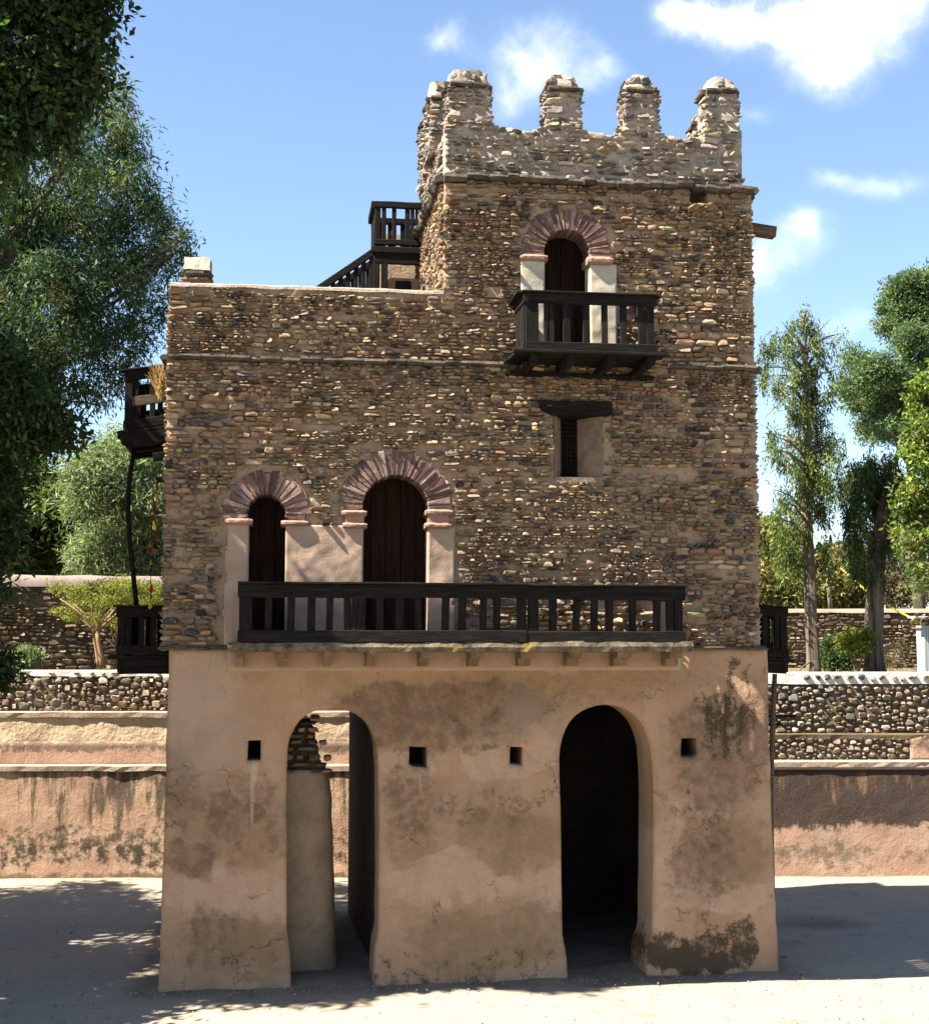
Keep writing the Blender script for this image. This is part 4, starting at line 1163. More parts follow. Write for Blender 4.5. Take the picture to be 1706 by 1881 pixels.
# ------------------------------------------------------------------ upper balcony on the tower
def upper_balcony():
    yf = -1.0
    def q(px, py, Y=yf): p = P(px, py, Y); return float(p[0]), float(p[2])
    b = part_empty('tower_balcony', castle)
    x0, x1 = q(961, 550)[0], q(1204, 550)[0]
    zr1, zr0 = q(1080, 541)[1], q(1080, 559)[1]; zb1, zb0 = q(1080, 630)[1], q(1080, 646)[1]
    m = MB(); m.beam((x0, yf, (zr0 + zr1) / 2), (x1, yf, (zr0 + zr1) / 2), .10, zr1 - zr0, (0, 1, 0), .01, 5, .004); m.build('top_rail', M_TX, b)
    m = MB(); m.beam((x0 - .03, yf, zr1 + .012), (x1 + .02, yf, zr1 + .012), .20, .028, (0, 1, 0), .006, 5, .003); m.build('rail_cap', M_TX, b)
    m = MB(); m.beam((x0 + .03, yf, (zb0 + zb1) / 2), (x1 + .01, yf, (zb0 + zb1) / 2), .10, zb1 - zb0, (0, 1, 0), .01, 5, .004); m.build('bottom_rail', M_TX, b)
    for a, c in ((965, 989), (1000, 1007), (1009, 1018), (1034, 1048), (1070, 1083), (1105, 1116), (1139, 1151), (1172, 1184), (1186, 1201)):
        m = MB(); xa, xc = q(a, 595)[0], q(c, 595)[0]; m.beam(((xa + xc) / 2, yf + .015, zb0 - .02), ((xa + xc) / 2, yf + .015, zr1 - .03), xc - xa, .06, (1, 0, 0), .008, 3, .004)
        m.build('baluster' if 0 < c - a < 20 and a not in (1172, 1186) else 'post', M_TZ, b)
    for x, sgn in ((x0 + .05, 1), (x1 - .05, -1)):
        m = MB(); m.beam((x, yf, (zr0 + zr1) / 2), (x, .0, (zr0 + zr1) / 2 + .02), .10, zr1 - zr0, None, .01, 3, .004); m.build('side_rail', M_TY, b)
        m = MB(); m.beam((x - .05 * sgn, yf, zr1 + .014), (x - .05 * sgn, .0, zr1 + .03), .2, .028, None, .006, 3, .003); m.build('rail_cap', M_TY, b)
        m = MB(); m.beam((x, yf, (zb0 + zb1) / 2), (x, .0, (zb0 + zb1) / 2), .10, zb1 - zb0, None, .01, 3, .004); m.build('side_rail', M_TY, b)
        for k in (.16, .33, .5, .67, .84):
            m = MB(); m.beam((x, yf + k, zb0), (x, yf + k, zr1 - .03), .06, .10, (1, 0, 0), .008, 2, .004); m.build('baluster', M_TZ, b)
    # floor of boards on joists
    zf = zb0 - .03
    for i in range(6):
        y = yf - .06 + .19 * i
        m = MB(); m.beam((x0 - .17 + random.uniform(-.04, .04), y, zf), (x1 + .10 + random.uniform(-.05, .08), y, zf), .18, .05, (0, 1, 0), .008, 4, .004); m.build('floor_board', M_TX, b)
    for px in (980, 1047, 1122, 1194):
        x = q(px, 655)[0]
        m = MB(); m.beam((x, yf - .06, zf - .11), (x, .4, zf - .11), .13, .15, None, .012, 3, .004); m.build('joist', M_TY, b)
    m = MB(); xa, xb = P(930, 690, -.06)[0], P(1198, 690, -.06)[0]; z = P(1050, 690, -.06)[2]
    m.beam((xa, -.04, z + .02), (xb, -.04, z - .02), .16, .075, (0, 1, 0), .012, 5, .006); m.build('ledger', M_TX, b)
    for px in (966, 1047, 1122, 1186):
        x = q(px, 655)[0]
        m = MB(); m.beam((x, yf + .12, zf - .18), (x, -.02, z + .05), .09, .09, (1, 0, 0), .01, 2, .004); m.build('brace', M_TY, b)
upper_balcony()

# ------------------------------------------------------------------ timber balconies on the side walls
def side_balcony(name, sgn, xw, reach, y0, y1, zf, hgt, tilt, deep, mid=None):
    """sgn -1 left wall, +1 right wall; tilt lifts (+) or drops (-) the outer end"""
    b = part_empty(name, castle)
    def W(d, y, z):      # d out from the wall, sagging with the tilt
        return (xw + sgn * d, y, zf + z + d * tilt)
    def bm(nm, a, c, w, h, sd, mat):
        m = MB(); m.beam(W(*a), W(*c), w, h, sd, .01, 3, .006); m.build(nm, mat, b)
    nx = (1, 0, 0)
    for i in range(int((y1 - y0) / .19)):
        bm('floor_board', (-.05, y0 + .1 + .19 * i, 0), (reach + .12 + random.uniform(0, .06), y0 + .1 + .19 * i, 0), .18, .06, (0, 1, 0), M_TX)
    for y in (y0 + .08, (y0 + y1) / 2, y1 - .08): bm('joist', (-.1, y, -deep / 2 - .03), (reach - .02, y, -deep / 2 - .03), .13, deep, (0, 1, 0), M_TX)
    bm('fascia', (reach - .04, y0, -deep / 2 - .02), (reach - .04, y1, -deep / 2 - .02), .07, deep * .9, nx, M_TY)
    for y in (y0 + .06, y1 - .06):
        bm('top_rail', (-.02, y, hgt), (reach + .02, y, hgt), .12, .17, (0, 1, 0), M_TX)
        bm('rail_cap', (-.02, y, hgt + .1), (reach + .08, y, hgt + .1), .2, .03, (0, 1, 0), M_TX)
        bm('bottom_rail', (-.02, y, .12), (reach, y, .12), .11, .16, (0, 1, 0), M_TX)
        if mid: bm('mid_rail', (-.02, y, mid), (reach - .02, y, mid), .07, .17, (0, 1, 0), M_BEAM if y < y0 + .2 else M_TX)
        n = max(3, int(reach / .21))
        for i in range(n):
            d = .06 + (reach - .2) * i / (n - 1) * .94
            m = MB(); a, c = W(d, y, .05), W(d, y, hgt); m.beam(a, (a[0] + (c[0] - a[0]), c[1], c[2]), .095, .07, nx, .01, 3, .005); m.build('baluster', M_TZ, b)
        m = MB(); m.beam(W(reach - .06, y, -.02), W(reach - .06, y, hgt), .13, .11, nx, .01, 3, .005); m.build('post', M_TZ, b)
    bm('top_rail', (reach - .03, y0, hgt), (reach - .03, y1, hgt), .17, .12, (0, 0, 1), M_TY)
    bm('bottom_rail', (reach - .03, y0, .12), (reach - .03, y1, .12), .16, .11, (0, 0, 1), M_TY)
    n = max(3, int((y1 - y0) / .3))
    for i in range(1, n):
        y = y0 + (y1 - y0) * i / n
        m = MB(); m.beam(W(reach - .05, y, .05), W(reach - .05, y, hgt), .07, .10, nx, .01, 3, .005); m.build('baluster', M_TZ, b)
    return b
YB = 1.2
p0 = P(216, 1207, YB); p1 = P(216, 1124, YB)
side_balcony('side_balcony', -1, XL, XL - P(216, 1160, YB)[0], YB, YB + 1.6, float(p0[2]), float(p1[2] - p0[2]), .0, .26)
p0 = P(226, 793, YB); p1 = P(226, 690, YB)
rl = XL - P(229, 760, YB)[0]
side_balcony('side_balcony', -1, XL, float(rl), YB, YB + 1.7, float(p0[2]) + .16 * float(rl), float(p1[2] - p0[2]), -.16, .24, .52)
p0 = P(1445, 1212, YB); p1 = P(1445, 1125, YB)
rl = P(1446, 1170, YB)[0] - XR
side_balcony('side_balcony', 1, XR, float(rl), YB, YB + 1.5, float(p0[2]) + .05, float(p1[2] - p0[2]), -.06, .22)

def stub(px0, px1, py0, py1, Y, w, mat, tilt=0.0, name='beam_end'):
    a, c = P(px0, (py0 + py1) / 2, Y), P(px1, (py0 + py1) / 2, Y); h = P(px0, py0, Y)[2] - P(px0, py1, Y)[2]
    m = MB(); m.beam((a[0], Y, a[2] + tilt), (c[0], Y, c[2] - tilt), w, h, (0, 1, 0), .012, 3, .004); return m.build(name, mat, castle)
stub(1355, 1422, 413, 432, .55, .22, M_BEAM, .05)
stub(281, 315, 831, 845, .7, .2, M_TX, -.02)
stub(289, 315, 876, 886, .6, .14, M_TX)
stub(1405, 1462, 1313, 1318, 1.4, .06, M_TX)
stub(1405, 1436, 1328, 1333, 1.5, .06, M_TX)
stub(1405, 1444, 1758, 1763, 1.2, .06, M_TX)

# ------------------------------------------------------------------ stair and landing on the roof
def roof_stair():
    yl = 3.5
    def q(px, py, Y=yl): p = P(px, py, Y); return float(p[0]), float(p[2])
    b = part_empty('roof_stair', castle)
    x0, x1 = q(687, 410)[0], XT - .02
    zt, zb = q(700, 369)[1], q(700, 451)[1]
    def bm(nm, a, c, w, h, sd, mat): m = MB(); m.beam(a, c, w, h, sd, .01, 3, .005); m.build(nm, mat, b)
    for y in (yl, yl + 1.1):
        bm('top_rail', (x0, y, zt - .07), (x1, y, zt - .07), .11, .12, (0, 1, 0), M_TX)
        bm('bottom_rail', (x0, y, zb + .07), (x1, y, zb + .07), .1, .1, (0, 1, 0), M_TX)
        for a, c in ((688, 699), (701, 709), (720, 728), (744, 753), (754, 761), (763, 768)):
            xa, xc = q(a, 410)[0], q(c, 410)[0]; bm('baluster', ((xa + xc) / 2, y, zb), ((xa + xc) / 2, y, zt - .05), xc - xa, .06, (1, 0, 0), M_TZ)
    bm('top_rail', (x0, yl, zt - .07), (x0, yl + 1.1, zt - .07), .1, .14, (1, 0, 0), M_TY)
    for k in (.25, .55, .85): bm('baluster', (x0 + .04, yl + k, zb), (x0 + .04, yl + k, zt - .05), .05, .1, (1, 0, 0), M_TZ)
    bm('fascia', (x0 - .05, yl - .02, q(700, 458)[1]), (x1, yl - .02, q(700, 458)[1]), .06, .12, (0, 1, 0), M_TX)
    bm('fascia', (x0 + .02, yl + .03, q(700, 474)[1]), (x1, yl + .03, q(700, 474)[1]), .1, .2, (0, 1, 0), M_TX)
    for i in range(6): bm('floor_board', (x0, yl + .1 + .19 * i, zb - .03), (x1, yl + .1 + .19 * i, zb - .03), .18, .05, (0, 1, 0), M_TX)
    # flight going down to the left
    xe, ze = q(560, 545); xs, zs = q(688, 458)
    for y in (yl + .05, yl + 1.0):
        bm('hand_rail', (xs, y, zs - .02), (xe, y, ze - .02), .1, .13, (0, 1, 0), M_TX)
        bm('stringer', (xs, y, zs - .85), (xe - .4, y, ze - .95), .06, .25, (0, 1, 0), M_TX)
        for i in range(9):
            s_ = (i + .4) / 9; x, z = xs + (xe - xs) * s_, zs + (ze - zs) * s_
            bm('baluster', (x, y, z - .8), (x, y, z), .09, .06, (1, 0, 0), M_TZ)
    for i in range(7):
        s_ = (i + .5) / 7; x, z = xs + (xe - xs) * s_, zs - .75 + (ze - zs) * s_
        bm('stair_tread', (x, yl + .1, z), (x, yl + 1.0, z), .26, .05, (1, 0, 0), M_TY)
    for x in (q(692, 480)[0], q(706, 480)[0]): bm('post', (x, yl + .05, ZS), (x, yl + .05, zb - .05), .13, .13, (1, 0, 0), M_TZ)
    m = MB(); a, c = q(712, 505)[0], x1
    m.box(a, c, yl + .2, yl + 1.4, ZS, q(712, 505)[1] - .0); m.build('stair_plinth', M_MORTAR, b)
    m = MB(); m.box(q(728, 515)[0], q(756, 515)[0], yl + .12, yl + .199, ZS, q(712, 512)[1]); m.build('dark_opening', M_TZ, b)  # black panel standing in for the shaded opening under the landing
roof_stair()
m = MB(); a = P(708, 452, 5.6); c = P(770, 432, 5.6)
m.box(a[0] - .1, c[0], 5.6, 6.1, ZS, c[2]); m.build('rear_parapet', M_MORTAR, castle)

# ------------------------------------------------------------------ retaining walls of the pool
WA, WB = G(0, 1614), G(1706, 1610)
WD = (WB - WA); WD[2] = 0; WD = WD / np.linalg.norm(WD)
WN = np.array([-WD[1], WD[0], 0.0])          # away from the camera
def PWall(px, py, off=0.0):
    """u along the wall and height of the wall point seen at this spot, the plane set back by off"""
    d = ray(px, py); o = WA + WN * off
    t = ((o - CAM) @ WN) / (d @ WN); p = CAM + d * t
    return float((p - WA) @ WD), float(p[2])
def wallp(u, off, z): return Vector(WA + WD * u + WN * off + np.array([0, 0, z]))

def pool_wall_mat(name, base1, base2, zones):
    """zones: (centre height, spread, threshold shift, colour, vertical streak 0..1, gain)"""
    m, t, bs, out, pos = new_mat(name)
    sx = t.node('ShaderNodeSeparateXYZ'); t.l.new(pos, sx.inputs[0]); z = sx.outputs[2]
    n1 = t.noise(pos, 0.7, 7, 0.65); n2 = t.noise(pos, 4.5, 8, 0.7); n3 = t.noise(pos, 22, 6, 0.7)
    ns = t.noise(t.scaled(pos, (2.2, 2.2, 0.28)), 1.3, 8, 0.68)
    col = t.mix(t.ramp(n1, 0.38, 0.62), base1, base2)
    col = t.mix(t.math('MULTIPLY', t.ramp(n2, 0.52, 0.68), .5), col, (base1[0] * .75, base1[1] * .7, base1[2] * .62))
    for (zc, sp, sh, c, st, gain, *wt_) in zones:
        q = t.math('DIVIDE', t.math('SUBTRACT', z, zc), sp)
        w = t.math('EXPONENT', t.math('MULTIPLY', t.math('MULTIPLY', q, q), -1.0))
        nn = t.math('ADD', t.math('MULTIPLY', ns, st), t.math('MULTIPLY', t.math('ADD', t.math('MULTIPLY', n2, .6), t.math('MULTIPLY', n1, .4)), 1 - st))
        nn = t.math('MULTIPLY_ADD', t.math('SUBTRACT', nn, .5), 2.0, .5)
        e = t.math('ADD', t.math('MULTIPLY', w, wt_[0] if wt_ else .45), nn)
        col = t.mix(t.math('MULTIPLY', t.ramp(e, sh - .09, sh + .09), gain), col, c)
    col = t.mix(t.math('MULTIPLY', t.ramp(n3, 0.57, 0.70), .5), col, (0.16, 0.115, 0.08))
    col = t.mix(1.0, col, (0.48, 0.445, 0.415), 'MULTIPLY')
    t.l.new(col, bs.inputs['Base Color'])
    bump(t, bs, t.math('ADD', n2, t.math('MULTIPLY', n3, .5)), 1.0, 0.03)
    return m
def band(name, u0, u1, off, z0, z1, mat, parent, cell=.12, amp=.03, thick=.5):
    return wall_grid(name, tuple(WA + WN * off), tuple(WD), (0, 0, 1), tuple(-WN), u0, u1, z0, z1, cell, lambda u, v: True, lambda u, v: amp * fbm(u, off, v, .9, 4) + amp * .35 * fbm(u, 3, v, 4, 3), thick, mat, parent, smooth=True)
def shelf(name, u0, u1, off0, off1, z, mat, parent, th=.12):
    mb = MB(); n = int((u1 - u0) / .25); V = []
    for i in range(n + 1):
        u = u0 + (u1 - u0) * i / n; a = .02 * noise.noise(Vector((u * 1.5, 0, z))); c = .02 * noise.noise(Vector((u * 3, 4, z)))
        V += [wallp(u, off0 - .05 + c, z - th + a), wallp(u, off0 - .06 - c, z + a), wallp(u, off1 + .05, z + .01), wallp(u, off1 + .05, z - th)]
    fs = [(i * 4 + k, i * 4 + (k + 1) % 4, i * 4 + 4 + (k + 1) % 4, i * 4 + 4 + k) for i in range(n) for k in range(4)] + [(3, 2, 1, 0), tuple(n * 4 + k for k in range(4))]
    mb.add(V, fs); return mb.build(name, mat, parent)
M_STEP = simple_mat("dusty_ledge", (0.32, 0.24, 0.17), (0.54, 0.44, 0.34), 2.2, 25, .03)
M_TAN = simple_mat("rough_tan_render", (0.50, 0.37, 0.24), (0.66, 0.51, 0.35), 1.6, 9, .06)
M_PINKBAND = pool_wall_mat("pink_render", (0.55, 0.36, 0.27), (0.60, 0.43, 0.33), [(3.1, .25, .86, (0.16, .12, .095), .2, .8)])
M_LWALL = pool_wall_mat("stained_render", (0.56, 0.365, 0.265), (0.62, 0.46, 0.34), [(1.4, 1.8, 1.0, (0.52, .38, .21), .1, .8), (3.0, .62, .66, (0.22, .165, .115), .5, .85), (2.95, .5, .80, (0.09, .075, .06), .6, .85), (2.0, 1.1, .97, (0.10, .085, .065), .95, .85), (.9, 1.0, .97, (0.13, .105, .065), .15, .9), (.5, .5, .95, (0.07, .06, .04), .15, .85), (0.0, .2, .86, (0.16, .12, .07), .2, .8)])
M_RWALL = pool_wall_mat("blackened_render", (0.58, 0.385, 0.29), (0.63, 0.46, 0.345), [(2.25, 1.3, 1.28, (0.055, .040, .034), .28, .93, 1.5), (2.3, .7, 1.0, (0.17, .09, .04), .95, .7), (2.2, .6, 1.05, (0.36, .26, .18), .9, .6), (.5, .6, .95, (0.22, .175, .13), .2, .75)])
OF1, OF2 = .55, 1.1
uS = PWall(860, 1500)[0]
uL, uR = -22.0, 44.0
pz = lambda px, py, off=0: PWall(px, py, off)[1]
RIM_Z = pz(150, 1236, OF2)
def left_wall():
    e = thing('retaining_wall', 'stepped pool wall left of the pavilion with pink stained render and cobbled rim', 'wall', tuple(wallp(-5, 0, 0)))
    z1 = pz(150, 1410); z2 = pz(150, 1362, OF1); z3 = pz(150, 1311, OF1); z4 = pz(150, 1243, OF2)
    band('main_wall', uL, uS, 0, -.1, z1 - .03, M_LWALL, e)
    shelf('ledge', uL, uS, 0, OF1, z1 + .03, M_STEP, e)
    band('pink_tier', uL, uS, OF1 - .04, z1 - .05, z2, M_PINKBAND, e)
    band('tan_tier', uL, uS, OF1, z2 - .1, z3, M_TAN, e, .12, .05)
    shelf('ledge', uL, uS, OF1, OF2, z3 + .03, M_STEP, e)
    rim = band('rim_wall', uL, uS, OF2, z3 - .05, z4, M_MORTAR_DARK, e, .1, .03)
    cap = shelf('rim_cap', uL, uS, OF2 + .02, OF2 + .6, RIM_Z + .05, M_WHITE, e, .14)
    st = Stones(); q = random.Random(31)
    for cu, cv, l, h in packed(q, -2.0, uS - 5, z3 + .03, z4 + .02, .05, .23, .010, .75, 9000):
        st.put(q, tuple(WA + WN * OF2), tuple(WD), (0, 0, 1), tuple(-WN), cu, cv, l * 1.05, h * 1.05, q.uniform(.08, .16), PAL_RIM, q.choice((COBBLES, SLABS)), 1.0 if -.6 < cu < 6 else .1)
    u = -2.0
    while u < 6.5:
        l = q.uniform(.16, .34)
        if q.random() < .75: st.put(q, tuple(WA + WN * (OF2 + .02)), tuple(WD), (0, 0, 1), tuple(-WN), u, RIM_Z - .02, l * .8, .10, .15, [(3, (.50, .44, .36)), (2, (.40, .33, .26)), (1, (.3, .29, .29))], COBBLES, 3)
        u += l + .06
    st.finish(rim, rim, lambda s_: SM_COB if s_ is COBBLES else SM_RSL, M_RIMS)
left_wall()
def right_wall():
    e = thing('retaining_wall', 'stepped pool wall right of the pavilion with blackened render below a cobbled rim', 'wall', tuple(wallp(25, 0, 0)))
    X = 1560
    z1 = pz(X, 1402); z2 = pz(X, 1352, OF1); z4 = pz(X, 1256, OF2); zc = pz(X, 1239, OF2); z0 = pz(X, 1413)
    band('main_wall', uS, uR, 0, -.1, z0, M_RWALL, e)
    band('pink_tier', uS, uR, -.04, z0 - .01, z1 - .03, M_PINKBAND, e, .1, .02)
    shelf('ledge', uS, uR, 0, OF1, z1 + .03, M_STEP, e)
    t1 = band('low_tier', uS, uR, OF1, z1 - .05, z2, M_MORTAR_DARK, e)
    shelf('ledge', uS, uR, OF1, OF2, z2 + .03, M_MORTAR_DARK, e)
    rim = band('rim_wall', uS, uR, OF2, z2 - .05, z4, M_MORTAR_DARK, e, .1, .04)
    shelf('rim_cap', uS, uR, OF2 + .02, OF2 + .6, zc + .04, M_WHITE, e, zc - z4 + .05)
    st = Stones(); q = random.Random(32)
    u0 = PWall(1400, 1300, OF2)[0]; u1 = PWall(1720, 1300, OF2)[0]
    for cu, cv, l, h in packed(q, u0 - .6, u1 + 1.5, z2 + .03, z4 - .04, .05, .21, .022, .75, 7500):
        st.put(q, tuple(WA + WN * OF2), tuple(WD), (0, 0, 1), tuple(-WN), cu, cv, l, h, q.uniform(.09, .15), PAL_RIM, q.choice((COBBLES, SLABS)), 1.0 if u0 < cu < u1 else .1)
    for cu, cv, l, h in packed(q, u0 - 1, PWall(1668, 1370, OF1)[0], z1 + .05, z2 - .03, .05, .19, .022, .75, 3500):
        st.put(q, tuple(WA + WN * OF1), tuple(WD), (0, 0, 1), tuple(-WN), cu, cv, l, h, q.uniform(.09, .14), PAL_RIM, q.choice((COBBLES, SLABS)), 1.0 if u0 < cu < u1 else .1)
    u = PWall(1480, 1248, OF2)[0]
    while u < u1 + 1:
        l = q.uniform(.16, .32)
        st.put(q, tuple(WA + WN * (OF2 + .02)), tuple(WD), (0, 0, 1), tuple(-WN), u, (zc + z4) / 2 + .04, l * .95, (zc - z4) * .95, .24, [(3, (.42, .34, .26)), (2, (.33, .28, .23)), (1, (.13, .14, .16))], COBBLES, 3)
        u += l + .05
    st.finish(rim, rim, lambda s_: SM_COB if s_ is COBBLES else SM_RSL, M_RIMS)
    a, c = PWall(1670, 1370, OF1)[0], uR
    band('render_patch', a, c, OF1 - .05, z1, z2 + .01, M_PINKBAND, e, .1, .015, .04)
right_wall()

# land behind the pool
def land():
    z = RIM_Z - .12
    m, t, bs, out, pos = new_mat("dry_earth")
    n1 = t.noise(pos, .25, 8, .65); n2 = t.noise(pos, 3, 8, .7)
    col = t.mix(t.ramp(n1, .4, .6), (.17, .12, .07), (.12, .12, .045)); col = t.mix(t.ramp(n2, .5, .7), col, (.24, .18, .10))
    col = t.mix(1.0, col, (0.7, 0.7, 0.7), 'MULTIPLY')
    t.l.new(col, bs.inputs['Base Color']); bump(t, bs, n2, 1, .08)
    offs = [OF2 + .3, 4, 8, 14, 22, 35, 60, 120, 300, 900]; us = np.linspace(-1, 1, 41)
    V, Fc = [], []
    for o in offs:
        for u in us:
            w = 8 + u * max(60, o * 1.6)
            h = z if o < 3 else z + .15 * noise.noise(Vector((w * .15, o * .15, 0))) + max(0, o - 60) * .012 * (1 + noise.noise(Vector((w * .01, o * .004, 2))))
            V.append(wallp(w, o, h))
    n = len(us)
    Fc = [(j * n + i, j * n + i + 1, (j + 1) * n + i + 1, (j + 1) * n + i) for j in range(len(offs) - 1) for i in range(n - 1)]
    me = np_mesh('ground', np.array(V), Fc, m, smooth=True)
    tag(link(bpy.data.objects.new('ground', me)), 'dry earth and scrub ground behind the pool rim', kind='structure')
land()

# far compound walls
def compound_wall(label, pxa, pya, pxb, pyb, Ya, Yb, th, seed, cap_h, cap_mat, cols):
    a, b = P(pxa, pya, Ya), P(pxb, pyb, Yb)
    e = thing('compound_wall', label, 'wall', (float(a[0]), Ya, RIM_Z - .12))
    d = b - a; L = float(np.hypot(d[0], d[1])); ax = np.array([d[0], d[1], 0]) / L; nr = np.array([ax[1], -ax[0], 0])
    zt = float((a[2] + b[2]) / 2); z0 = RIM_Z - .4
    o = np.array([a[0], a[1], 0.0])
    w = wall_grid('wall_face', tuple(o), tuple(ax), (0, 0, 1), tuple(nr), -6, L + 6, z0, zt - cap_h, .18, lambda u, v: True, lambda u, v: .05 * fbm(u, seed, v, 2, 4), th, cols, e)
    st = Stones(); q = random.Random(seed)
    for cu, cv, l, h in patchwork(q, -6, L + 6, z0 + .3, zt - cap_h, lambda u, v, l, h: True, .93, .02, 1.35):
        st.put(q, tuple(o), tuple(ax), (0, 0, 1), tuple(nr), cu, cv, l, h, q.uniform(.12, .18), [(4, (.17, .12, .08)), (3, (.25, .18, .12)), (2, (.10, .08, .06))], SLABS, 1 if 0 < cu < L else .05)
    st.finish(w, w, lambda s_: SM_WALL, M_STONES, 0)
    mb = MB(); V = []; n = 50
    for i in range(n + 1):
        u = -6 + (L + 12) * i / n
        for k in range(8):
            t = math.pi * k / 7
            V.append(o + ax * u + nr * ((th / 2 + .06) * math.cos(t) - th / 2 + .03) + np.array([0, 0, zt - cap_h + cap_h * math.sin(t) + .03 * noise.noise(Vector((u, k, seed)))]))
    fs = [(i * 8 + k, i * 8 + k + 1, (i + 1) * 8 + k + 1, (i + 1) * 8 + k) for i in range(n) for k in range(7)] + [tuple(range(7, -1, -1)), tuple(n * 8 + k for k in range(8))]
    mb.add(V, fs); mb.build('wall_cap', cap_mat, e, smooth=True)
compound_wall('dark rubble wall with rounded plaster cap behind the small acacia, left', -60, 1052, 300, 1060, 22, 22.5, .6, 51, .38, simple_mat("grey_cap", (.24, .19, .165), (.32, .26, .225), 2), M_MORTAR_DARK)
compound_wall('dark rubble wall with flat pale top behind the two junipers, right', 1400, 1117, 1760, 1119, 27, 26, .6, 52, .16, simple_mat("dry_cap", (.26, .20, .14), (.36, .29, .21), 2), M_MORTAR_DARK)

# ------------------------------------------------------------------ foliage
def hits_lit_front(p):
    """True where a leaf would shade the part of the front that stands in full sun"""
    t = -p[:, 1] / SUN_T[1]
    x = p[:, 0] + SUN_T[0] * t; z = p[:, 2] + SUN_T[2] * t
    wob = .35 * np.sin(z * 2.1 + x * 1.3) + .25 * np.sin(z * 5.3 + 1)
    front = (p[:, 1] < .2) & (x > -5.6) & (x < 6)
    lit = (z > 5.45) & ~((x < -3.75 + wob) & (z < 8.3 + wob))
    return front & lit
LEAF_ALB = 0.72
def leaf_mesh(name, blobs, n, L, W, droop, seed, pal, mat, parent, clump=.5, per=70, flat=1.0, prune=False, shell=.55, hang=0.0, soft=.12):
    """blobs (x, y, z, r): leaves gathered in clumps on and inside each blob"""
    g = np.random.default_rng(seed)
    B = np.array(blobs, float); w = B[:, 3] ** 2; w /= w.sum()
    nc = max(4, n // per)
    bi = g.choice(len(B), nc, p=w)
    d = g.normal(size=(nc, 3)); d /= np.linalg.norm(d, axis=1)[:, None]
    rad = shell + (1 - shell) * g.random(nc) ** .5
    cc = B[bi, :3] + d * (B[bi, 3] * rad)[:, None] * np.array([1, 1, flat])
    cs = clump * (.6 + .8 * g.random(nc))
    ci = np.repeat(np.arange(nc), per)
    off = g.normal(size=(nc * per, 3)); off /= np.linalg.norm(off, axis=1)[:, None]; off *= (g.random(nc * per) ** .45)[:, None]; off[:, 2] *= (.7 + hang)
    p = cc[ci] + off * cs[ci][:, None]
    if hang: p[:, 2] -= hang * cs[ci] * g.random(len(p))
    if prune:
        t_ = p[:, 2] / -SUN_T[2]; gx, gy = p[:, 0] + SUN_T[0] * t_, p[:, 1] + SUN_T[1] * t_
        k = ~hits_lit_front(p) & ~((gx > -1.6) & (gx < 9) & (gy > -4.2) & (gy < .2) & (p[:, 1] < -2.6) & (np.sin(gx * 1.7 + gy * 2.3) + np.sin(gx * .9 - gy) < 1.2)); p = p[k]; ci = ci[k]
    m = len(p)
    out = d[ci]
    a = out * .5 + g.normal(size=(m, 3)) * .8; a[:, 2] -= droop
    a /= np.linalg.norm(a, axis=1)[:, None]
    s_ = np.cross(a, g.normal(size=(m, 3)) + out * .6); s_ /= np.linalg.norm(s_, axis=1)[:, None]
    l = L * (.6 + .8 * g.random(m))[:, None]; wd = W * (.6 + .8 * g.random(m))[:, None]
    nrm = np.cross(s_, a)
    V = np.stack([p, p + a * l * .45 + s_ * wd * .5 + nrm * wd * .15, p + a * l, p + a * l * .45 - s_ * wd * .5 + nrm * wd * .15], 1)
    pc = np.array([c for _, c in pal]); pw = np.array([q for q, _ in pal], float); pw /= pw.sum()
    ct = pc[g.choice(len(pc), nc, p=pw)] * (.55 + .9 * g.random(nc) ** 1.3)[:, None] * LEAF_ALB
    t = ct[ci] * (.8 + .4 * g.random(m))[:, None]
    me = np_mesh(name, V.reshape(-1, 3) - np.array(base_of(parent)), np.arange(m * 4).reshape(m, 4), mat, np.repeat(t, 4, 0))
    return link(bpy.data.objects.new(name, me), parent)
def B(px, py, rp, Y):
    p = P(px, py, Y); return (p[0], p[1], p[2], rp * (Y - CAM[1]) / F)
def limbs(parent, mat, paths, name='trunk', n=9, lump=.25):
    mb = MB()
    for pts, r0, r1 in paths:
        m = 8; P_ = [Vector(p) for p in pts]; seg = []
        for a, b in zip(P_[:-1], P_[1:]):
            for k in range(4): seg.append(a.lerp(b, k / 4))
        seg.append(P_[-1])
        sm = [seg[0]] + [(seg[i - 1] + seg[i] * 2 + seg[i + 1]) / 4 for i in range(1, len(seg) - 1)] + [seg[-1]]
        sm = [p + Vector((noise.noise(p * .8), noise.noise(p * .8 + Vector((9, 0, 0))), 0)) * min(.15, r0 * .6) * (0 < i < len(sm) - 1) for i, p in enumerate(sm)]
        mb.tube(sm, [r0 + (r1 - r0) * i / (len(sm) - 1) for i in range(len(sm))], n, lump)
    return mb.build(name, mat, parent, smooth=True)
def limb_paths(base, fork, blobs, r0, seed, k=10):
    q = random.Random(seed); b = q.sample(blobs, min(k, len(blobs)))
    base, fork = Vector(base), Vector(fork)
    out = [([base, base.lerp(fork, .5) + Vector((q.uniform(-.2, .2), q.uniform(-.2, .2), 0)), fork], r0, r0 * .6)]
    for t in b:
        t = Vector(t[:3]); mid = fork.lerp(t, .5) + Vector((q.uniform(-.3, .3), q.uniform(-.3, .3), q.uniform(.1, .5)))
        out.append(([fork - Vector((0, 0, r0)), mid, t], r0 * .42, .03))
    return out
DARK = [(4, (.030, .060, .017)), (3, (.045, .085, .022)), (2, (.016, .034, .011)), (.5, (.08, .10, .025))]
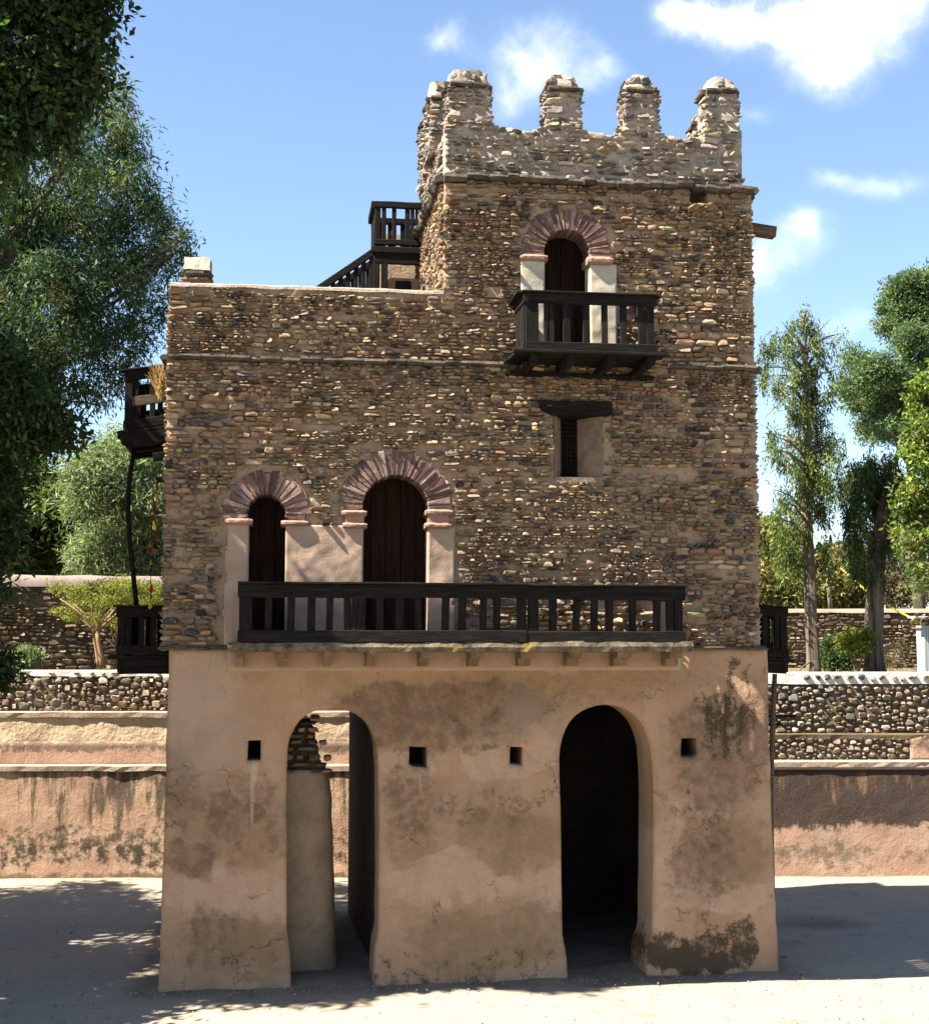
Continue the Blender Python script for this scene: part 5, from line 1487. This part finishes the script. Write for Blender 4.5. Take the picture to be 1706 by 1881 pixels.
BLUEG = [(4, (.045, .085, .036)), (3, (.070, .115, .045)), (2.5, (.022, .045, .024)), (.5, (.13, .11, .025))]
MID = [(3, (.12, .155, .055)), (3, (.155, .19, .07)), (2, (.07, .10, .035))]
OLIVE = [(3, (.20, .25, .13)), (3, (.26, .31, .18)), (2, (.12, .16, .08))]
JUN = [(3, (.10, .15, .028)), (3, (.15, .185, .036)), (2.5, (.04, .07, .02)), (1, (.20, .20, .04))]
BRIGHT = [(3, (.13, .20, .035)), (3, (.19, .25, .05)), (2, (.06, .10, .025)), (1, (.17, .16, .05))]
YEL = [(3, (.20, .22, .035)), (3, (.26, .26, .05)), (1, (.13, .16, .03))]
SCRUB = [(3, (.21, .19, .06)), (3, (.28, .235, .08)), (2, (.08, .09, .035)), (.6, (.25, .19, .04))]
DRY = [(3, (.17, .13, .085)), (2, (.22, .17, .11)), (1, (.12, .12, .06))]

def near_tree():       # big dark leaves at the upper left, nearest the camera
    e = thing('broadleaf_tree', 'large dark broadleaf tree with broad leaves hanging in front of the feathery tree', 'tree', (-11, -9, 0))
    q = random.Random(1)
    bl = [B(*b) for b in ((60, 60, 95, -9), (120, 60, 80, -9), (140, 35, 50, -9), (40, 160, 90, -9), (110, 150, 75, -9), (150, 125, 40, -9), (20, 240, 55, -9), (80, 215, 50, -9), (-60, 100, 120, -9), (-80, 260, 120, -9), (-180, 40, 150, -9), (100, -60, 120, -9), (-40, -120, 150, -9), (-220, 250, 160, -9), (120, -40, 70, -9))]
    leaf_mesh('crown', bl, 46000, .105, .05, .5, 2, DARK, M_LEAF, e, .32, 40, 1, True, .35)
    limbs(e, M_BARK, limb_paths((-11, -9, 0), (-10, -9, 8), bl, .36, 3, 11))
near_tree()
def shade_tree():      # stands out of frame; its low dark branches reach in at the left
    e = thing('broadleaf_tree', 'shadowy broadleaf tree whose lowest bough hangs beside the upper side balcony', 'tree', (-16, 2.5, 0))
    q = random.Random(2)
    bl = [B(*b) for b in ((20, 720, 50, -.6), (70, 740, 40, -.6), (100, 780, 30, -.5), (30, 800, 45, -.4), (-20, 700, 80, -.5), (-10, 880, 50, 0), (5, 960, 35, .5), (-5, 1110, 32, .5), (-14, 1230, 30, .8), (-40, 1000, 60, .5), (120, 800, 16, -.5))]
    big = []
    for k in range(46):
        x = q.uniform(-17, -9.3); y = q.uniform(-2.2, 9.3); z = q.uniform(3.6, 13.5)
        if y > 7.6: continue
        if y < 2 and z > 1.2 - 1.35 * x: continue
        big.append((x, y, z, q.uniform(1.2, 1.9)))
    leaf_mesh('crown', bl, 15000, .14, .06, .5, 5, DARK, M_LEAF, e, .38, 40, 1, True, .3)
    for k in range(84):     # boughs whose shade falls across the lower part of the front
        x, z = q.uniform(-5.2, .9), q.uniform(0, 5.2); d = (x + 9.3 + q.uniform(0, 2.2)) / SUN_T[0]
        big.append((x - d * SUN_T[0], -d * SUN_T[1] + q.uniform(-.25, .25), z - d * SUN_T[2], .85))
    leaf_mesh('crown', big, 135000, .26, .14, .4, 6, DARK, M_LEAF, e, .7, 60, .8, True, .3)
    limbs(e, M_BARK, limb_paths((-16, 2.5, 0), (-14.5, 2, 6), bl[:6] + big[:12], .5, 4, 18))
shade_tree()
def willowy_tree():
    e = thing('feathery_tree', 'tall dark feathery tree with fine drooping leaves behind the upper side balcony', 'tree', (-14, 17, RIM_Z - .1))
    Y = 17
    bl = [B(px, py, rp * .93, Y + random.uniform(-2, 2)) for px, py, rp in ((195, 190, 45), (165, 250, 90), (230, 260, 50), (245, 340, 55), (175, 350, 90), (80, 330, 110), (285, 420, 55), (225, 430, 90), (130, 450, 110), (30, 430, 110), (318, 470, 32), (270, 520, 55), (180, 540, 90), (80, 560, 100), (0, 560, 90), (250, 610, 42), (200, 640, 60), (120, 660, 80), (40, 670, 80), (285, 580, 30), (60, 760, 50), (0, 780, 60), (230, 690, 28), (170, 715, 28), (-80, 400, 150), (-80, 640, 140), (335, 440, 18), (200, 150, 30))]
    leaf_mesh('crown', bl, 78000, .22, .045, .75, 8, BLUEG, M_LEAF, e, .55, 60, 1, False, .5, .35)
    limbs(e, M_BARK, limb_paths((-14, 17, RIM_Z - .3), (-13.6, 17, 11), bl, .45, 9, 16))
willowy_tree()
def back_left():
    def tree(name, label, Y, blobs, n, L, W, pal, base_px, droop=.3, clump=.8, seed=1, mat=M_BARK, r0=.3, hang=.15, per=60, group=None, shell=.45):
        bl = [B(px, py, rp, Y + random.uniform(-1.5, 1.5)) for px, py, rp in blobs]
        b = P(base_px[0], base_px[1], Y); e = thing(name, label, 'tree', (float(b[0]), Y, RIM_Z - .15), group)
        leaf_mesh('crown', bl, n, L, W, droop, seed, pal, M_LEAF, e, clump, per, 1, False, shell, hang)
        fk = P(base_px[0], base_px[2], Y)
        limbs(e, mat, limb_paths((b[0], Y, RIM_Z - .4), tuple(fk), bl, r0, seed, 12))
        return e
    tree('broadleaf_tree', 'shaded dark green tree above the rounded cap of the wall', 31, ((20, 900, 60), (80, 880, 45), (60, 960, 60), (10, 1000, 60), (110, 930, 35), (120, 990, 40), (140, 950, 25), (60, 1030, 40), (-60, 950, 90)), 26000, .30, .12, [(3, (.05, .075, .022)), (3, (.085, .11, .03)), (2, (.03, .045, .015))], (60, 1060, 1010), seed=11)
    tree('olive_tree', 'pale grey green feathery tree behind the yellow acacia', 27, ((190, 860, 45), (230, 850, 40), (160, 900, 36), (265, 850, 40), (290, 900, 40), (250, 920, 40), (285, 960, 40), (200, 1000, 42), (240, 1020, 40), (170, 1020, 30), (280, 1030, 40), (155, 860, 20), (215, 815, 18)), 42000, .26, .045, OLIVE, (275, 1070, 1000), .3, .8, 12, r0=.22)
    e = thing('acacia_tree', 'small flat topped acacia with yellow green leaves and tan stems on the rim', 'tree', tuple(P(190, 1226, 15.5)))
    Y = 15.5
    bl = [B(px, py, rp, Y + random.uniform(-1, 1)) for px, py, rp in ((110, 1082, 16), (140, 1085, 20), (170, 1080, 22), (200, 1078, 24), (230, 1075, 24), (260, 1080, 24), (290, 1085, 22), (150, 1110, 20), (190, 1105, 24), (230, 1105, 24), (270, 1110, 22), (130, 1130, 12), (180, 1135, 16), (215, 1140, 18), (105, 1125, 9), (300, 1110, 20))]
    leaf_mesh('crown', bl, 11500, .09, .025, .1, 13, YEL, M_LEAF, e, .26, 40, .4, False, .2)
    b = Vector(P(190, 1228, Y)); f = Vector(P(178, 1160, Y)); b2 = Vector(P(183, 1228, Y + .2))
    q = random.Random(3); paths = [([b, f], .09, .06), ([b2, Vector(P(172, 1165, Y + .2)), Vector(P(168, 1110, Y))], .06, .025)]
    for (px, py) in ((110, 1100), (135, 1110), (165, 1090), (195, 1085), (215, 1110), (240, 1090), (205, 1130), (110, 1125), (265, 1095), (150, 1150)):
        paths.append(([f, f.lerp(Vector(P(px, py, Y)), .5) + Vector((0, q.uniform(-.3, .3), .1)), Vector(P(px, py, Y + q.uniform(-.6, .6)))], .045, .012))
    limbs(e, M_TANBARK, paths, n=6, lump=.1)
    e = thing('shrub', 'round pale green shrub on the white rim at left', 'shrub', tuple(P(52, 1230, 14.8)))
    leaf_mesh('foliage', [B(px, py, rp, 14.8) for px, py, rp in ((50, 1212, 18), (36, 1216, 12), (66, 1214, 10), (52, 1200, 8))], 3500, .10, .035, -.3, 14, OLIVE, M_LEAF, e, .2, 30)
    limbs(e, M_TANBARK, [([P(52, 1232, 14.8), P(50, 1200, 14.8)], .02, .008), ([P(50, 1232, 14.8), P(38, 1208, 14.8)], .02, .008), ([P(53, 1232, 14.8), P(68, 1208, 14.8)], .02, .008)], 'stem', 5)
    # dry brush round the acacia's foot
    e = thing('dry_bush', 'leafless brown brush beside the acacia and lower side balcony', 'bush', tuple(P(225, 1228, 16)))
    mb = MB()
    for k in range(70):
        a = P(205 + q.uniform(0, 60), 1230, 16 + q.uniform(-.4, .4)); c = P(195 + q.uniform(0, 80), q.uniform(1120, 1180), 16 + q.uniform(-.5, .5))
        mb.tube([a, Vector(a).lerp(Vector(c), .5) + Vector((q.uniform(-.1, .1), 0, 0)), c], [.014, .01, .004], 4)
    mb.build('twig', simple_mat("dry_twig", (.22, .12, .06), (.32, .19, .10), 4), e)
    for lab, Y, bl, n, pal, px in (('hazy green trees far behind the left compound wall', 48, ((-40, 1000, 60), (30, 1030, 50), (100, 1030, 45), (150, 1000, 40), (210, 960, 40), (160, 940, 25), (-20, 940, 40)), 16000, MID, 60),
                                   ('soft grey green treetops far behind the upper side balcony', 50, ((250, 980, 50), (300, 1000, 60), (220, 1030, 50), (330, 1040, 70)), 12000, OLIVE, 280)):
        tree('distant_tree', lab, Y, bl, n, .45, .16, pal, (px, 1080, 1040), .1, 1.1, int(Y), r0=.25)
back_left()

def juniper(e, Y, trunk, sprays, n, seed, pal=JUN, r0=.28, twigs=()):
    """trunk: pixel path; sprays: (px, py, r px) tufts of hanging foliage on branches from the trunk"""
    q = random.Random(seed)
    T = [Vector(P(px, py, Y)) for px, py in trunk]
    mb = MB(); bl = []
    pts = []
    for a, b in zip(T[:-1], T[1:]):
        for k in range(6): pts.append(a.lerp(b, k / 6))
    pts.append(T[-1])
    rad = [max(.02, r0 * (1 - i / len(pts)) ** .75 * (1.12 if i < 2 else 1)) for i in range(len(pts))]
    # fluted trunk
    V = []; n_ = 16
    for i, p in enumerate(pts):
        for k in range(n_):
            a = 2 * math.pi * k / n_
            rr = rad[i] * (1 + .24 * noise.noise(Vector((math.cos(a) * 2.2, math.sin(a) * 2.2, p.z * .35 + seed))) + .14 * noise.noise(Vector((math.cos(a) * 5, math.sin(a) * 5, p.z * .5))))
            V.append(p + Vector((math.cos(a) * rr, math.sin(a) * rr, 0)))
    fs = [(i * n_ + k, i * n_ + (k + 1) % n_, (i + 1) * n_ + (k + 1) % n_, (i + 1) * n_ + k) for i in range(len(pts) - 1) for k in range(n_)]
    mb.add(V, fs)
    for (px, py, rp) in sprays:
        y = Y + q.uniform(-1, 1) * min(1.6, abs(px - trunk[0][0]) * .02 + .3)
        c = Vector(P(px, py, y)); bl.append((*c, rp * (Y - CAM[1]) / F))
        # nearest trunk point a little lower than the tuft
        s_ = min(pts, key=lambda t: abs(t.z - (c.z - .5)))
        mb.tube([s_, s_.lerp(c, .55) + Vector((0, 0, .15)), c], [.05, .03, .012], 5)
    for (x0, y0, x1, y1) in twigs:
        mb.tube([P(x0, y0, Y - .2), P((x0 + x1) / 2, (y0 + y1) / 2 - 4, Y - .2), P(x1, y1, Y - .3)], [.03, .02, .008], 5)
    mb.build('trunk', M_PALEBARK, e, smooth=False)
    leaf_mesh('crown', bl, n, .15, .035, 1.6, seed, pal, M_NEEDLE, e, .17, 36, 1, False, .15, 2.2)
def right_trees():
    Y = 17.0
    e = thing('juniper_tree', 'slender ragged juniper with drooping sprays standing closest to the pavilion', 'tree', tuple(P(1492, 1240, Y)))
    sp = [(1480, 575, 10), (1465, 590, 12), (1490, 600, 14), (1450, 610, 16), (1500, 620, 16), (1425, 625, 14), (1405, 640, 12), (1528, 620, 10), (1545, 612, 7), (1470, 640, 20), (1440, 645, 14), (1510, 650, 16), (1490, 670, 18), (1400, 675, 10), (1412, 690, 14), (1465, 690, 20), (1535, 680, 12), (1440, 705, 12), (1485, 720, 24), (1515, 720, 14), (1470, 755, 24), (1500, 765, 22), (1425, 700, 12), (1455, 735, 10),
          (1480, 800, 26), (1450, 800, 14), (1510, 810, 18), (1530, 800, 12), (1405, 795, 10), (1420, 800, 10), (1548, 810, 10), (1420, 825, 14), (1440, 830, 14), (1490, 840, 26), (1530, 840, 16), (1550, 838, 10), (1460, 855, 20), (1500, 870, 24), (1475, 890, 26), (1520, 885, 18), (1545, 880, 12), (1425, 900, 12), (1440, 920, 16), (1465, 930, 22), (1500, 920, 20), (1425, 950, 12), (1430, 975, 18), (1455, 980, 20), (1475, 965, 20), (1440, 1010, 18), (1425, 1025, 12), (1460, 1020, 16), (1515, 940, 14), (1508, 1005, 14), (1515, 1030, 14), (1445, 1045, 12), (1470, 1040, 10), (1525, 1045, 8)]
    juniper(e, Y, [(1495, 1244), (1490, 1150), (1487, 1050), (1482, 960), (1485, 860), (1482, 760), (1480, 660), (1478, 590)], [(a, b, c * .9) for a, b, c in sp], 23000, 61, r0=.21, twigs=((1490, 1160, 1455, 1135), (1485, 1180, 1448, 1150), (1497, 1150, 1540, 1132), (1492, 1100, 1460, 1090), (1490, 1215, 1462, 1240), (1480, 700, 1402, 770), (1482, 640, 1525, 585), (1480, 650, 1435, 590)))
    Y2 = 18.0
    e = thing('juniper_tree', 'thick trunked dark juniper forking at the top, beside the blue hut', 'tree', tuple(P(1606, 1240, Y2)))
    sp = [(1560, 880, 16), (1590, 870, 18), (1615, 880, 16), (1640, 870, 16), (1575, 905, 18), (1605, 910, 18), (1640, 900, 16), (1660, 885, 14), (1560, 930, 14), (1585, 945, 16), (1620, 935, 14), (1560, 960, 12), (1575, 985, 14), (1560, 1005, 12), (1600, 980, 12), (1580, 1025, 12), (1570, 1040, 10), (1630, 960, 12), (1645, 940, 12), (1625, 1000, 12), (1640, 980, 10), (1600, 850, 14), (1630, 845, 14), (1570, 860, 12), (1540, 895, 10), (1590, 1050, 9), (1615, 1040, 10), (1650, 1010, 10)]
    juniper(e, Y2, [(1608, 1244), (1604, 1170), (1606, 1080), (1612, 1000), (1622, 930), (1636, 870), (1650, 830), (1655, 800)], [(a, b, c * .9) for a, b, c in sp], 20000, 62, [(3, (.060, .10, .026)), (3, (.10, .145, .034)), (2.5, (.026, .046, .018))], .31, twigs=((1622, 930, 1575, 900), (1650, 830, 1632, 790), (1650, 835, 1672, 780), (1610, 1010, 1570, 960), (1608, 1150, 1590, 1115)))
    Y3 = 30.0
    e = thing('round_crowned_tree', 'tall tree with rounded blue green foliage masses rising behind the forked juniper', 'tree', tuple(P(1690, 1180, Y3)))
    bl = [B(px, py, rp, Y3 + random.uniform(-2, 2)) for px, py, rp in ((1660, 530, 26), (1690, 520, 26), (1640, 560, 22), (1680, 570, 34), (1640, 600, 20), (1700, 600, 34), (1670, 625, 28), (1575, 660, 20), (1600, 675, 22), (1570, 700, 22), (1630, 680, 30), (1600, 710, 28), (1580, 735, 22), (1660, 700, 34), (1700, 680, 40), (1620, 740, 26), (1650, 750, 28), (1690, 750, 34), (1600, 775, 16), (1630, 790, 22), (1600, 800, 14), (1670, 790, 22), (1555, 720, 10), (1730, 600, 50), (1740, 750, 60), (1760, 520, 60))]
    leaf_mesh('crown', bl, 100000, .17, .06, 0, 63, [(3, (.13, .19, .075)), (3, (.10, .165, .08)), (2, (.07, .115, .055)), (1, (.18, .22, .08))], M_LEAF, e, .5, 70, .85, False, .6)
    lp = limb_paths(tuple(P(1690, 1200, Y3)), tuple(P(1672, 840, Y3)), bl, .3, 5, 14)
    limbs(e, M_BARK, lp)
    Y4 = 14.5
    e = thing('broadleaf_tree', 'bright yellow green leafy tree hanging over the blue metal hut', 'tree', tuple(P(1770, 1240, Y4)))
    bl = [B(px, py, rp, Y4 + random.uniform(-1, 1)) for px, py, rp in ((1700, 700, 22), (1690, 740, 22), (1700, 790, 26), (1680, 830, 18), (1700, 860, 28), (1680, 900, 26), (1660, 930, 16), (1700, 940, 30), (1670, 970, 22), (1690, 1000, 26), (1665, 1010, 14), (1700, 1050, 22), (1690, 1075, 14), (1740, 800, 60), (1750, 950, 70), (1770, 700, 60))]
    leaf_mesh('crown', bl, 22000, .16, .075, .3, 64, BRIGHT, M_LEAF, e, .4, 40, 1, False, .3)
    limbs(e, M_PALEBARK, limb_paths(tuple(P(1770, 1244, Y4)), tuple(P(1750, 1000, Y4)), bl, .22, 6, 14) + [([P(1720, y0, Y4), P(1690, (y0 + y1) / 2 - 8, Y4), P(x1, y1, Y4)], .025, .006) for y0, x1, y1 in ((1060, 1645, 1040), (1080, 1650, 1075), (1100, 1655, 1100), (1050, 1660, 1020), (1090, 1665, 1115), (1110, 1670, 1060), (1130, 1690, 1160))])
    # scrub and distant trees behind the right compound wall
    def far_tree(name, label, Y, blobs, n, L, W, pal, base, seed, clump=.8, mat=M_PALEBARK):
        bl = [B(px, py, rp, Y + random.uniform(-1.5, 1.5)) for px, py, rp in blobs]
        e = thing(name, label, 'tree' if 'tree' in name else 'shrub', tuple(P(base, 1125, Y)))
        leaf_mesh('crown', bl, n, L, W, .2, seed, pal, M_LEAF, e, clump, 50, .9, False, .35)
        limbs(e, mat, limb_paths(tuple(P(base, 1160, Y)), tuple(P(base, 1080, Y)), bl, .14, seed, 9))
    far_tree('scrub_tree', 'yellowing scrub tree over the right compound wall beside the pavilion', 31, ((1420, 1030, 28), (1450, 1050, 28), (1425, 1075, 26), (1460, 1085, 26), (1400, 1060, 30), (1410, 1000, 22), (1405, 1100, 20), (1440, 1105, 16), (1400, 975, 16)), 17000, .22, .10, SCRUB, 1430, 71)
    far_tree('scrub_tree', 'olive brown scrub tree between the two juniper trunks, behind the wall', 33, ((1525, 1050, 22), (1550, 1070, 24), (1520, 1085, 24), (1555, 1095, 20), (1500, 1075, 20), (1540, 1030, 16), (1580, 1090, 20), (1510, 1105, 16)), 13000, .24, .10, SCRUB, 1540, 72)
    far_tree('scrub_tree', 'greyish dry thicket tree under the bright leaves at right', 33, ((1590, 1060, 22), (1625, 1070, 24), (1660, 1080, 26), (1690, 1090, 26), (1640, 1095, 20), (1600, 1095, 20), (1560, 1040, 16), (1620, 1030, 18), (1670, 1050, 20)), 9000, .22, .05, DRY, 1640, 73, .9)
    far_tree('distant_tree', 'small dark treetop far off between the juniper trunks', 60, ((1540, 1015, 10), (1550, 1010, 9), (1530, 1025, 12), (1560, 1025, 12), (1575, 1035, 14), (1500, 1035, 16)), 4000, .5, .2, [(1, (.05, .09, .05)), (1, (.035, .06, .035))], 1545, 74, 1.0)
    far_tree('distant_tree', 'grey green tree far behind the right wall, seen left of the slender juniper', 52, ((1400, 1000, 26), (1425, 1010, 20), (1380, 990, 30), (1415, 1040, 30)), 6000, .45, .2, MID, 1400, 75, 1.1)
    # shrubs at the foot of the wall
    for lab, px, Y_, bl, pal, sd in (('dark green shrub between the two juniper trunks', 1535, 19, ((1530, 1190, 14), (1545, 1205, 16), (1530, 1220, 16), (1555, 1222, 14), (1520, 1205, 10), (1522, 1178, 9)), [(3, (.045, .085, .022)), (2, (.07, .11, .03))], 81),
                                     ('lime yellow leafy sapling against the thick juniper trunk', 1575, 17.6, ((1550, 1178, 8), (1565, 1172, 9), (1580, 1175, 10), (1592, 1172, 8), (1570, 1188, 8), (1585, 1190, 8), (1560, 1192, 6), (1590, 1160, 6)), [(3, (.26, .29, .04)), (2, (.20, .24, .04))], 82),
                                     ('straw coloured dry shrub right of the thick juniper trunk', 1635, 20, ((1630, 1200, 16), (1650, 1190, 14), (1640, 1220, 16), (1625, 1225, 12)), DRY, 83)):
        e = thing('shrub', lab, 'shrub', tuple(P(px, 1240, Y_)))
        b2 = [B(a, b, c, Y_ + random.uniform(-.3, .3)) for a, b, c in bl]
        leaf_mesh('foliage', b2, 2600 if sd < 83 else 900, .12, .055 if sd < 83 else .02, .2, sd, pal, M_LEAF, e, .25, 30, 1, False, .2)
        limbs(e, M_TANBARK, [([P(px, 1244, Y_), (Vector(P(px, 1244, Y_)) + Vector(b[:3])) / 2, b[:3]], .02, .006) for b in b2], 'stem', 5)
right_trees()

# ------------------------------------------------------------------ small things
def small_things():
    q = random.Random(8)
    # bent pole propping the upper side balcony
    m = MB(); Y = YB + .3
    m.tube([P(252, 1122, Y), P(248, 1090, Y), P(243, 1040, Y), P(238, 990, Y), P(235, 940, Y), P(236, 900, Y), P(240, 865, Y), P(247, 826, Y)], [.045, .045, .043, .042, .04, .04, .04, .042], 8, .15)
    tag(m.build('wooden_pole', M_TZ, smooth=True), 'bent dark pole propped between the two left side balconies', 'pole')
    # string of ribbons
    e = thing('bunting', 'string of red, yellow and green ribbons hanging from a beam end', 'bunting', tuple(P(288, 884, .6)))
    path = [(290, 878), (288, 900), (284, 930), (280, 960), (278, 990), (277, 1030), (277, 1070), (276, 1110)]
    m = MB(); m.tube([P(a, b, .6) for a, b in path], [.006] * 8, 5); m.build('cord', M_TZ, e)
    mats = {c: simple_mat(c + "_ribbon", tuple(.8 * v for v in col), col, 8) for c, col in (('red', (.45, .02, .018)), ('yellow', (.60, .38, .02)), ('green', (.025, .16, .05)))}
    for px, py, w, h, c in ((289, 886, 7, 16, 'red'), (286, 905, 6, 16, 'yellow'), (285, 922, 6, 16, 'red'), (283, 940, 7, 16, 'red'), (279, 948, 5, 12, 'green'), (283, 957, 9, 18, 'yellow'), (282, 978, 5, 14, 'red'), (279, 985, 4, 14, 'green'), (276, 996, 6, 10, 'yellow'), (280, 1003, 8, 18, 'red'), (276, 1016, 5, 12, 'green'), (277, 1028, 5, 10, 'yellow'), (278, 1072, 7, 18, 'red'), (277, 1090, 4, 12, 'green'), (276, 1105, 7, 14, 'yellow')):
        k = 24.6 / F; c0 = Vector(P(px, py, .6)); w *= k; h *= k; t = q.uniform(-.5, .5)
        d = Vector((math.cos(t), math.sin(t), 0)); nn = Vector((-math.sin(t), math.cos(t), 0)) * .004
        pts = [c0 - d * w * .15, c0 + d * w * .15, c0 + d * w * .55 - Vector((0, 0, h * .7)), c0 + d * q.uniform(-.1, .3) * w - Vector((0, 0, h)), c0 - d * w * .5 - Vector((0, 0, h * .8))]
        pts = [p + nn * q.uniform(-8, 8) for p in pts]
        m = MB(); m.add([p + nn for p in pts] + [p - nn for p in pts], [tuple(range(5)), tuple(range(9, 4, -1))] + [(i, i + 5, (i + 1) % 5 + 5, (i + 1) % 5) for i in range(5)])
        m.build('ribbon', mats[c], e)
    # green and yellow ribbons inside the right balcony
    e = thing('bunting', 'green and yellow ribbons tied inside the right side balcony', 'bunting', tuple(P(1420, 1160, YB + .5)))
    for px, py, w, h, c in ((1420, 1140, 8, 36, 'green'), (1422, 1172, 6, 26, 'yellow'), (1418, 1160, 5, 20, 'green')):
        k = 25 / F; c0 = Vector(P(px, py, YB + .5)); w *= k; h *= k
        m = MB(); m.box(c0.x - w / 2, c0.x + w / 2, c0.y - .004, c0.y + .004, c0.z - h, c0.z, .012); m.build('ribbon', mats[c], e)
    # dry grass on the upper balcony
    e = thing('dry_grass', 'tuft of dry golden grass growing on the upper left side balcony', 'plant', tuple(P(294, 722, .9)))
    m = MB(); base = Vector(P(297, 726, .9))
    for k in range(170):
        a = base + Vector((q.uniform(-.09, .06), q.uniform(-.1, .3), q.uniform(-.05, .3)))
        tip = a + Vector((q.uniform(-.24, .06), q.uniform(-.12, .12), q.uniform(.15, .46)))
        mid = a.lerp(tip, .5) + Vector((q.uniform(-.05, .05), 0, .04))
        m.tube([a, mid, tip], [.007, .006, .002], 3)
    m.build('grass_blades', simple_mat("straw", (.32, .19, .055), (.46, .30, .10), 6), e)['kind'] = 'stuff'
    # post under the right balcony
    m = MB(); Y = YB + .1
    m.tube([P(1417, 1800, Y), P(1418, 1650, Y), P(1415, 1500, Y), P(1417, 1380, Y), P(1420, 1300, Y), P(1423, 1238, Y)], [.06, .055, .055, .05, .05, .045], 8, .1)
    tag(m.build('wooden_post', M_BEAM, smooth=True), 'thin brown post standing under the right side balcony', 'post')
    # metal hut and yellow lines at right
    hm = simple_mat("pale_blue_sheet", (.50, .58, .62), (.56, .64, .68), 1.5, 60, .004)
    e = thing('sheet_metal_hut', 'pale blue sheet metal hut at the right edge behind the rim', 'hut', tuple(P(1740, 1240, 16)))
    a, c = P(1699, 1242, 16), P(1810, 1150, 16)
    m = MB(); x = float(a[0])
    while x < c[0]:
        m.box(x, x + .062, 16, 16.5, RIM_Z - .3, float(c[2])); m.box(x + .0621, x + .08, 16.02, 16.5, RIM_Z - .3, float(c[2]) - .005); x += .0805
    m.build('wall', hm, e)
    m = MB(); rz = float(P(1690, 1140, 16)[2]); m.beam((float(P(1672, 1130, 15.9)[0]), 15.85, rz + .1), (float(c[0]) + .2, 15.85, rz + .03), .5, .05, (0, 1, 0), .005, 3, .002)
    m.build('roof', simple_mat("white_sheet", (.66, .67, .68), (.74, .75, .75), 2), e)
    m = MB(); m.tube([P(1698, 1148, 15.7), P(1640, 1118, 17), P(1590, 1085, 19), P(1545, 1045, 26)], [.03, .03, .03, .035], 6)
    tag(m.build('yellow_rope', simple_mat("yellow_rope", (.60, .42, .03), (.68, .5, .05), 8)), 'taut yellow rope running from the blue hut past the thick juniper', 'rope')
    m = MB(); m.tube([P(1526, 1130, 28.5), P(1522, 1080, 28.5), P(1519, 1030, 28.5)], [.09, .085, .08], 8, .1)
    tag(m.build('timber_pole', simple_mat("weathered_pole", (.30, .28, .18), (.40, .37, .25), 4), smooth=True), 'pale weathered pole behind the wall between the junipers', 'pole')
small_things()

# repeats of one kind share a group
GROUPS = {'retaining_wall': 'stepped walls round the drained pool', 'juniper_tree': 'junipers on the rim at right', 'broadleaf_tree': 'broadleaf trees round the pool',
          'scrub_tree': 'scrub trees behind the right compound wall', 'distant_tree': 'trees far behind the compound walls', 'shrub': 'shrubs on the rim', 'compound_wall': 'compound walls behind the pool', 'bunting': 'ribbons tied to the side balconies'}
for o in scene.objects:
    if o.parent is None and o.get('label'):
        k = o.name.split('.')[0]
        if k in GROUPS: o['group'] = GROUPS[k]
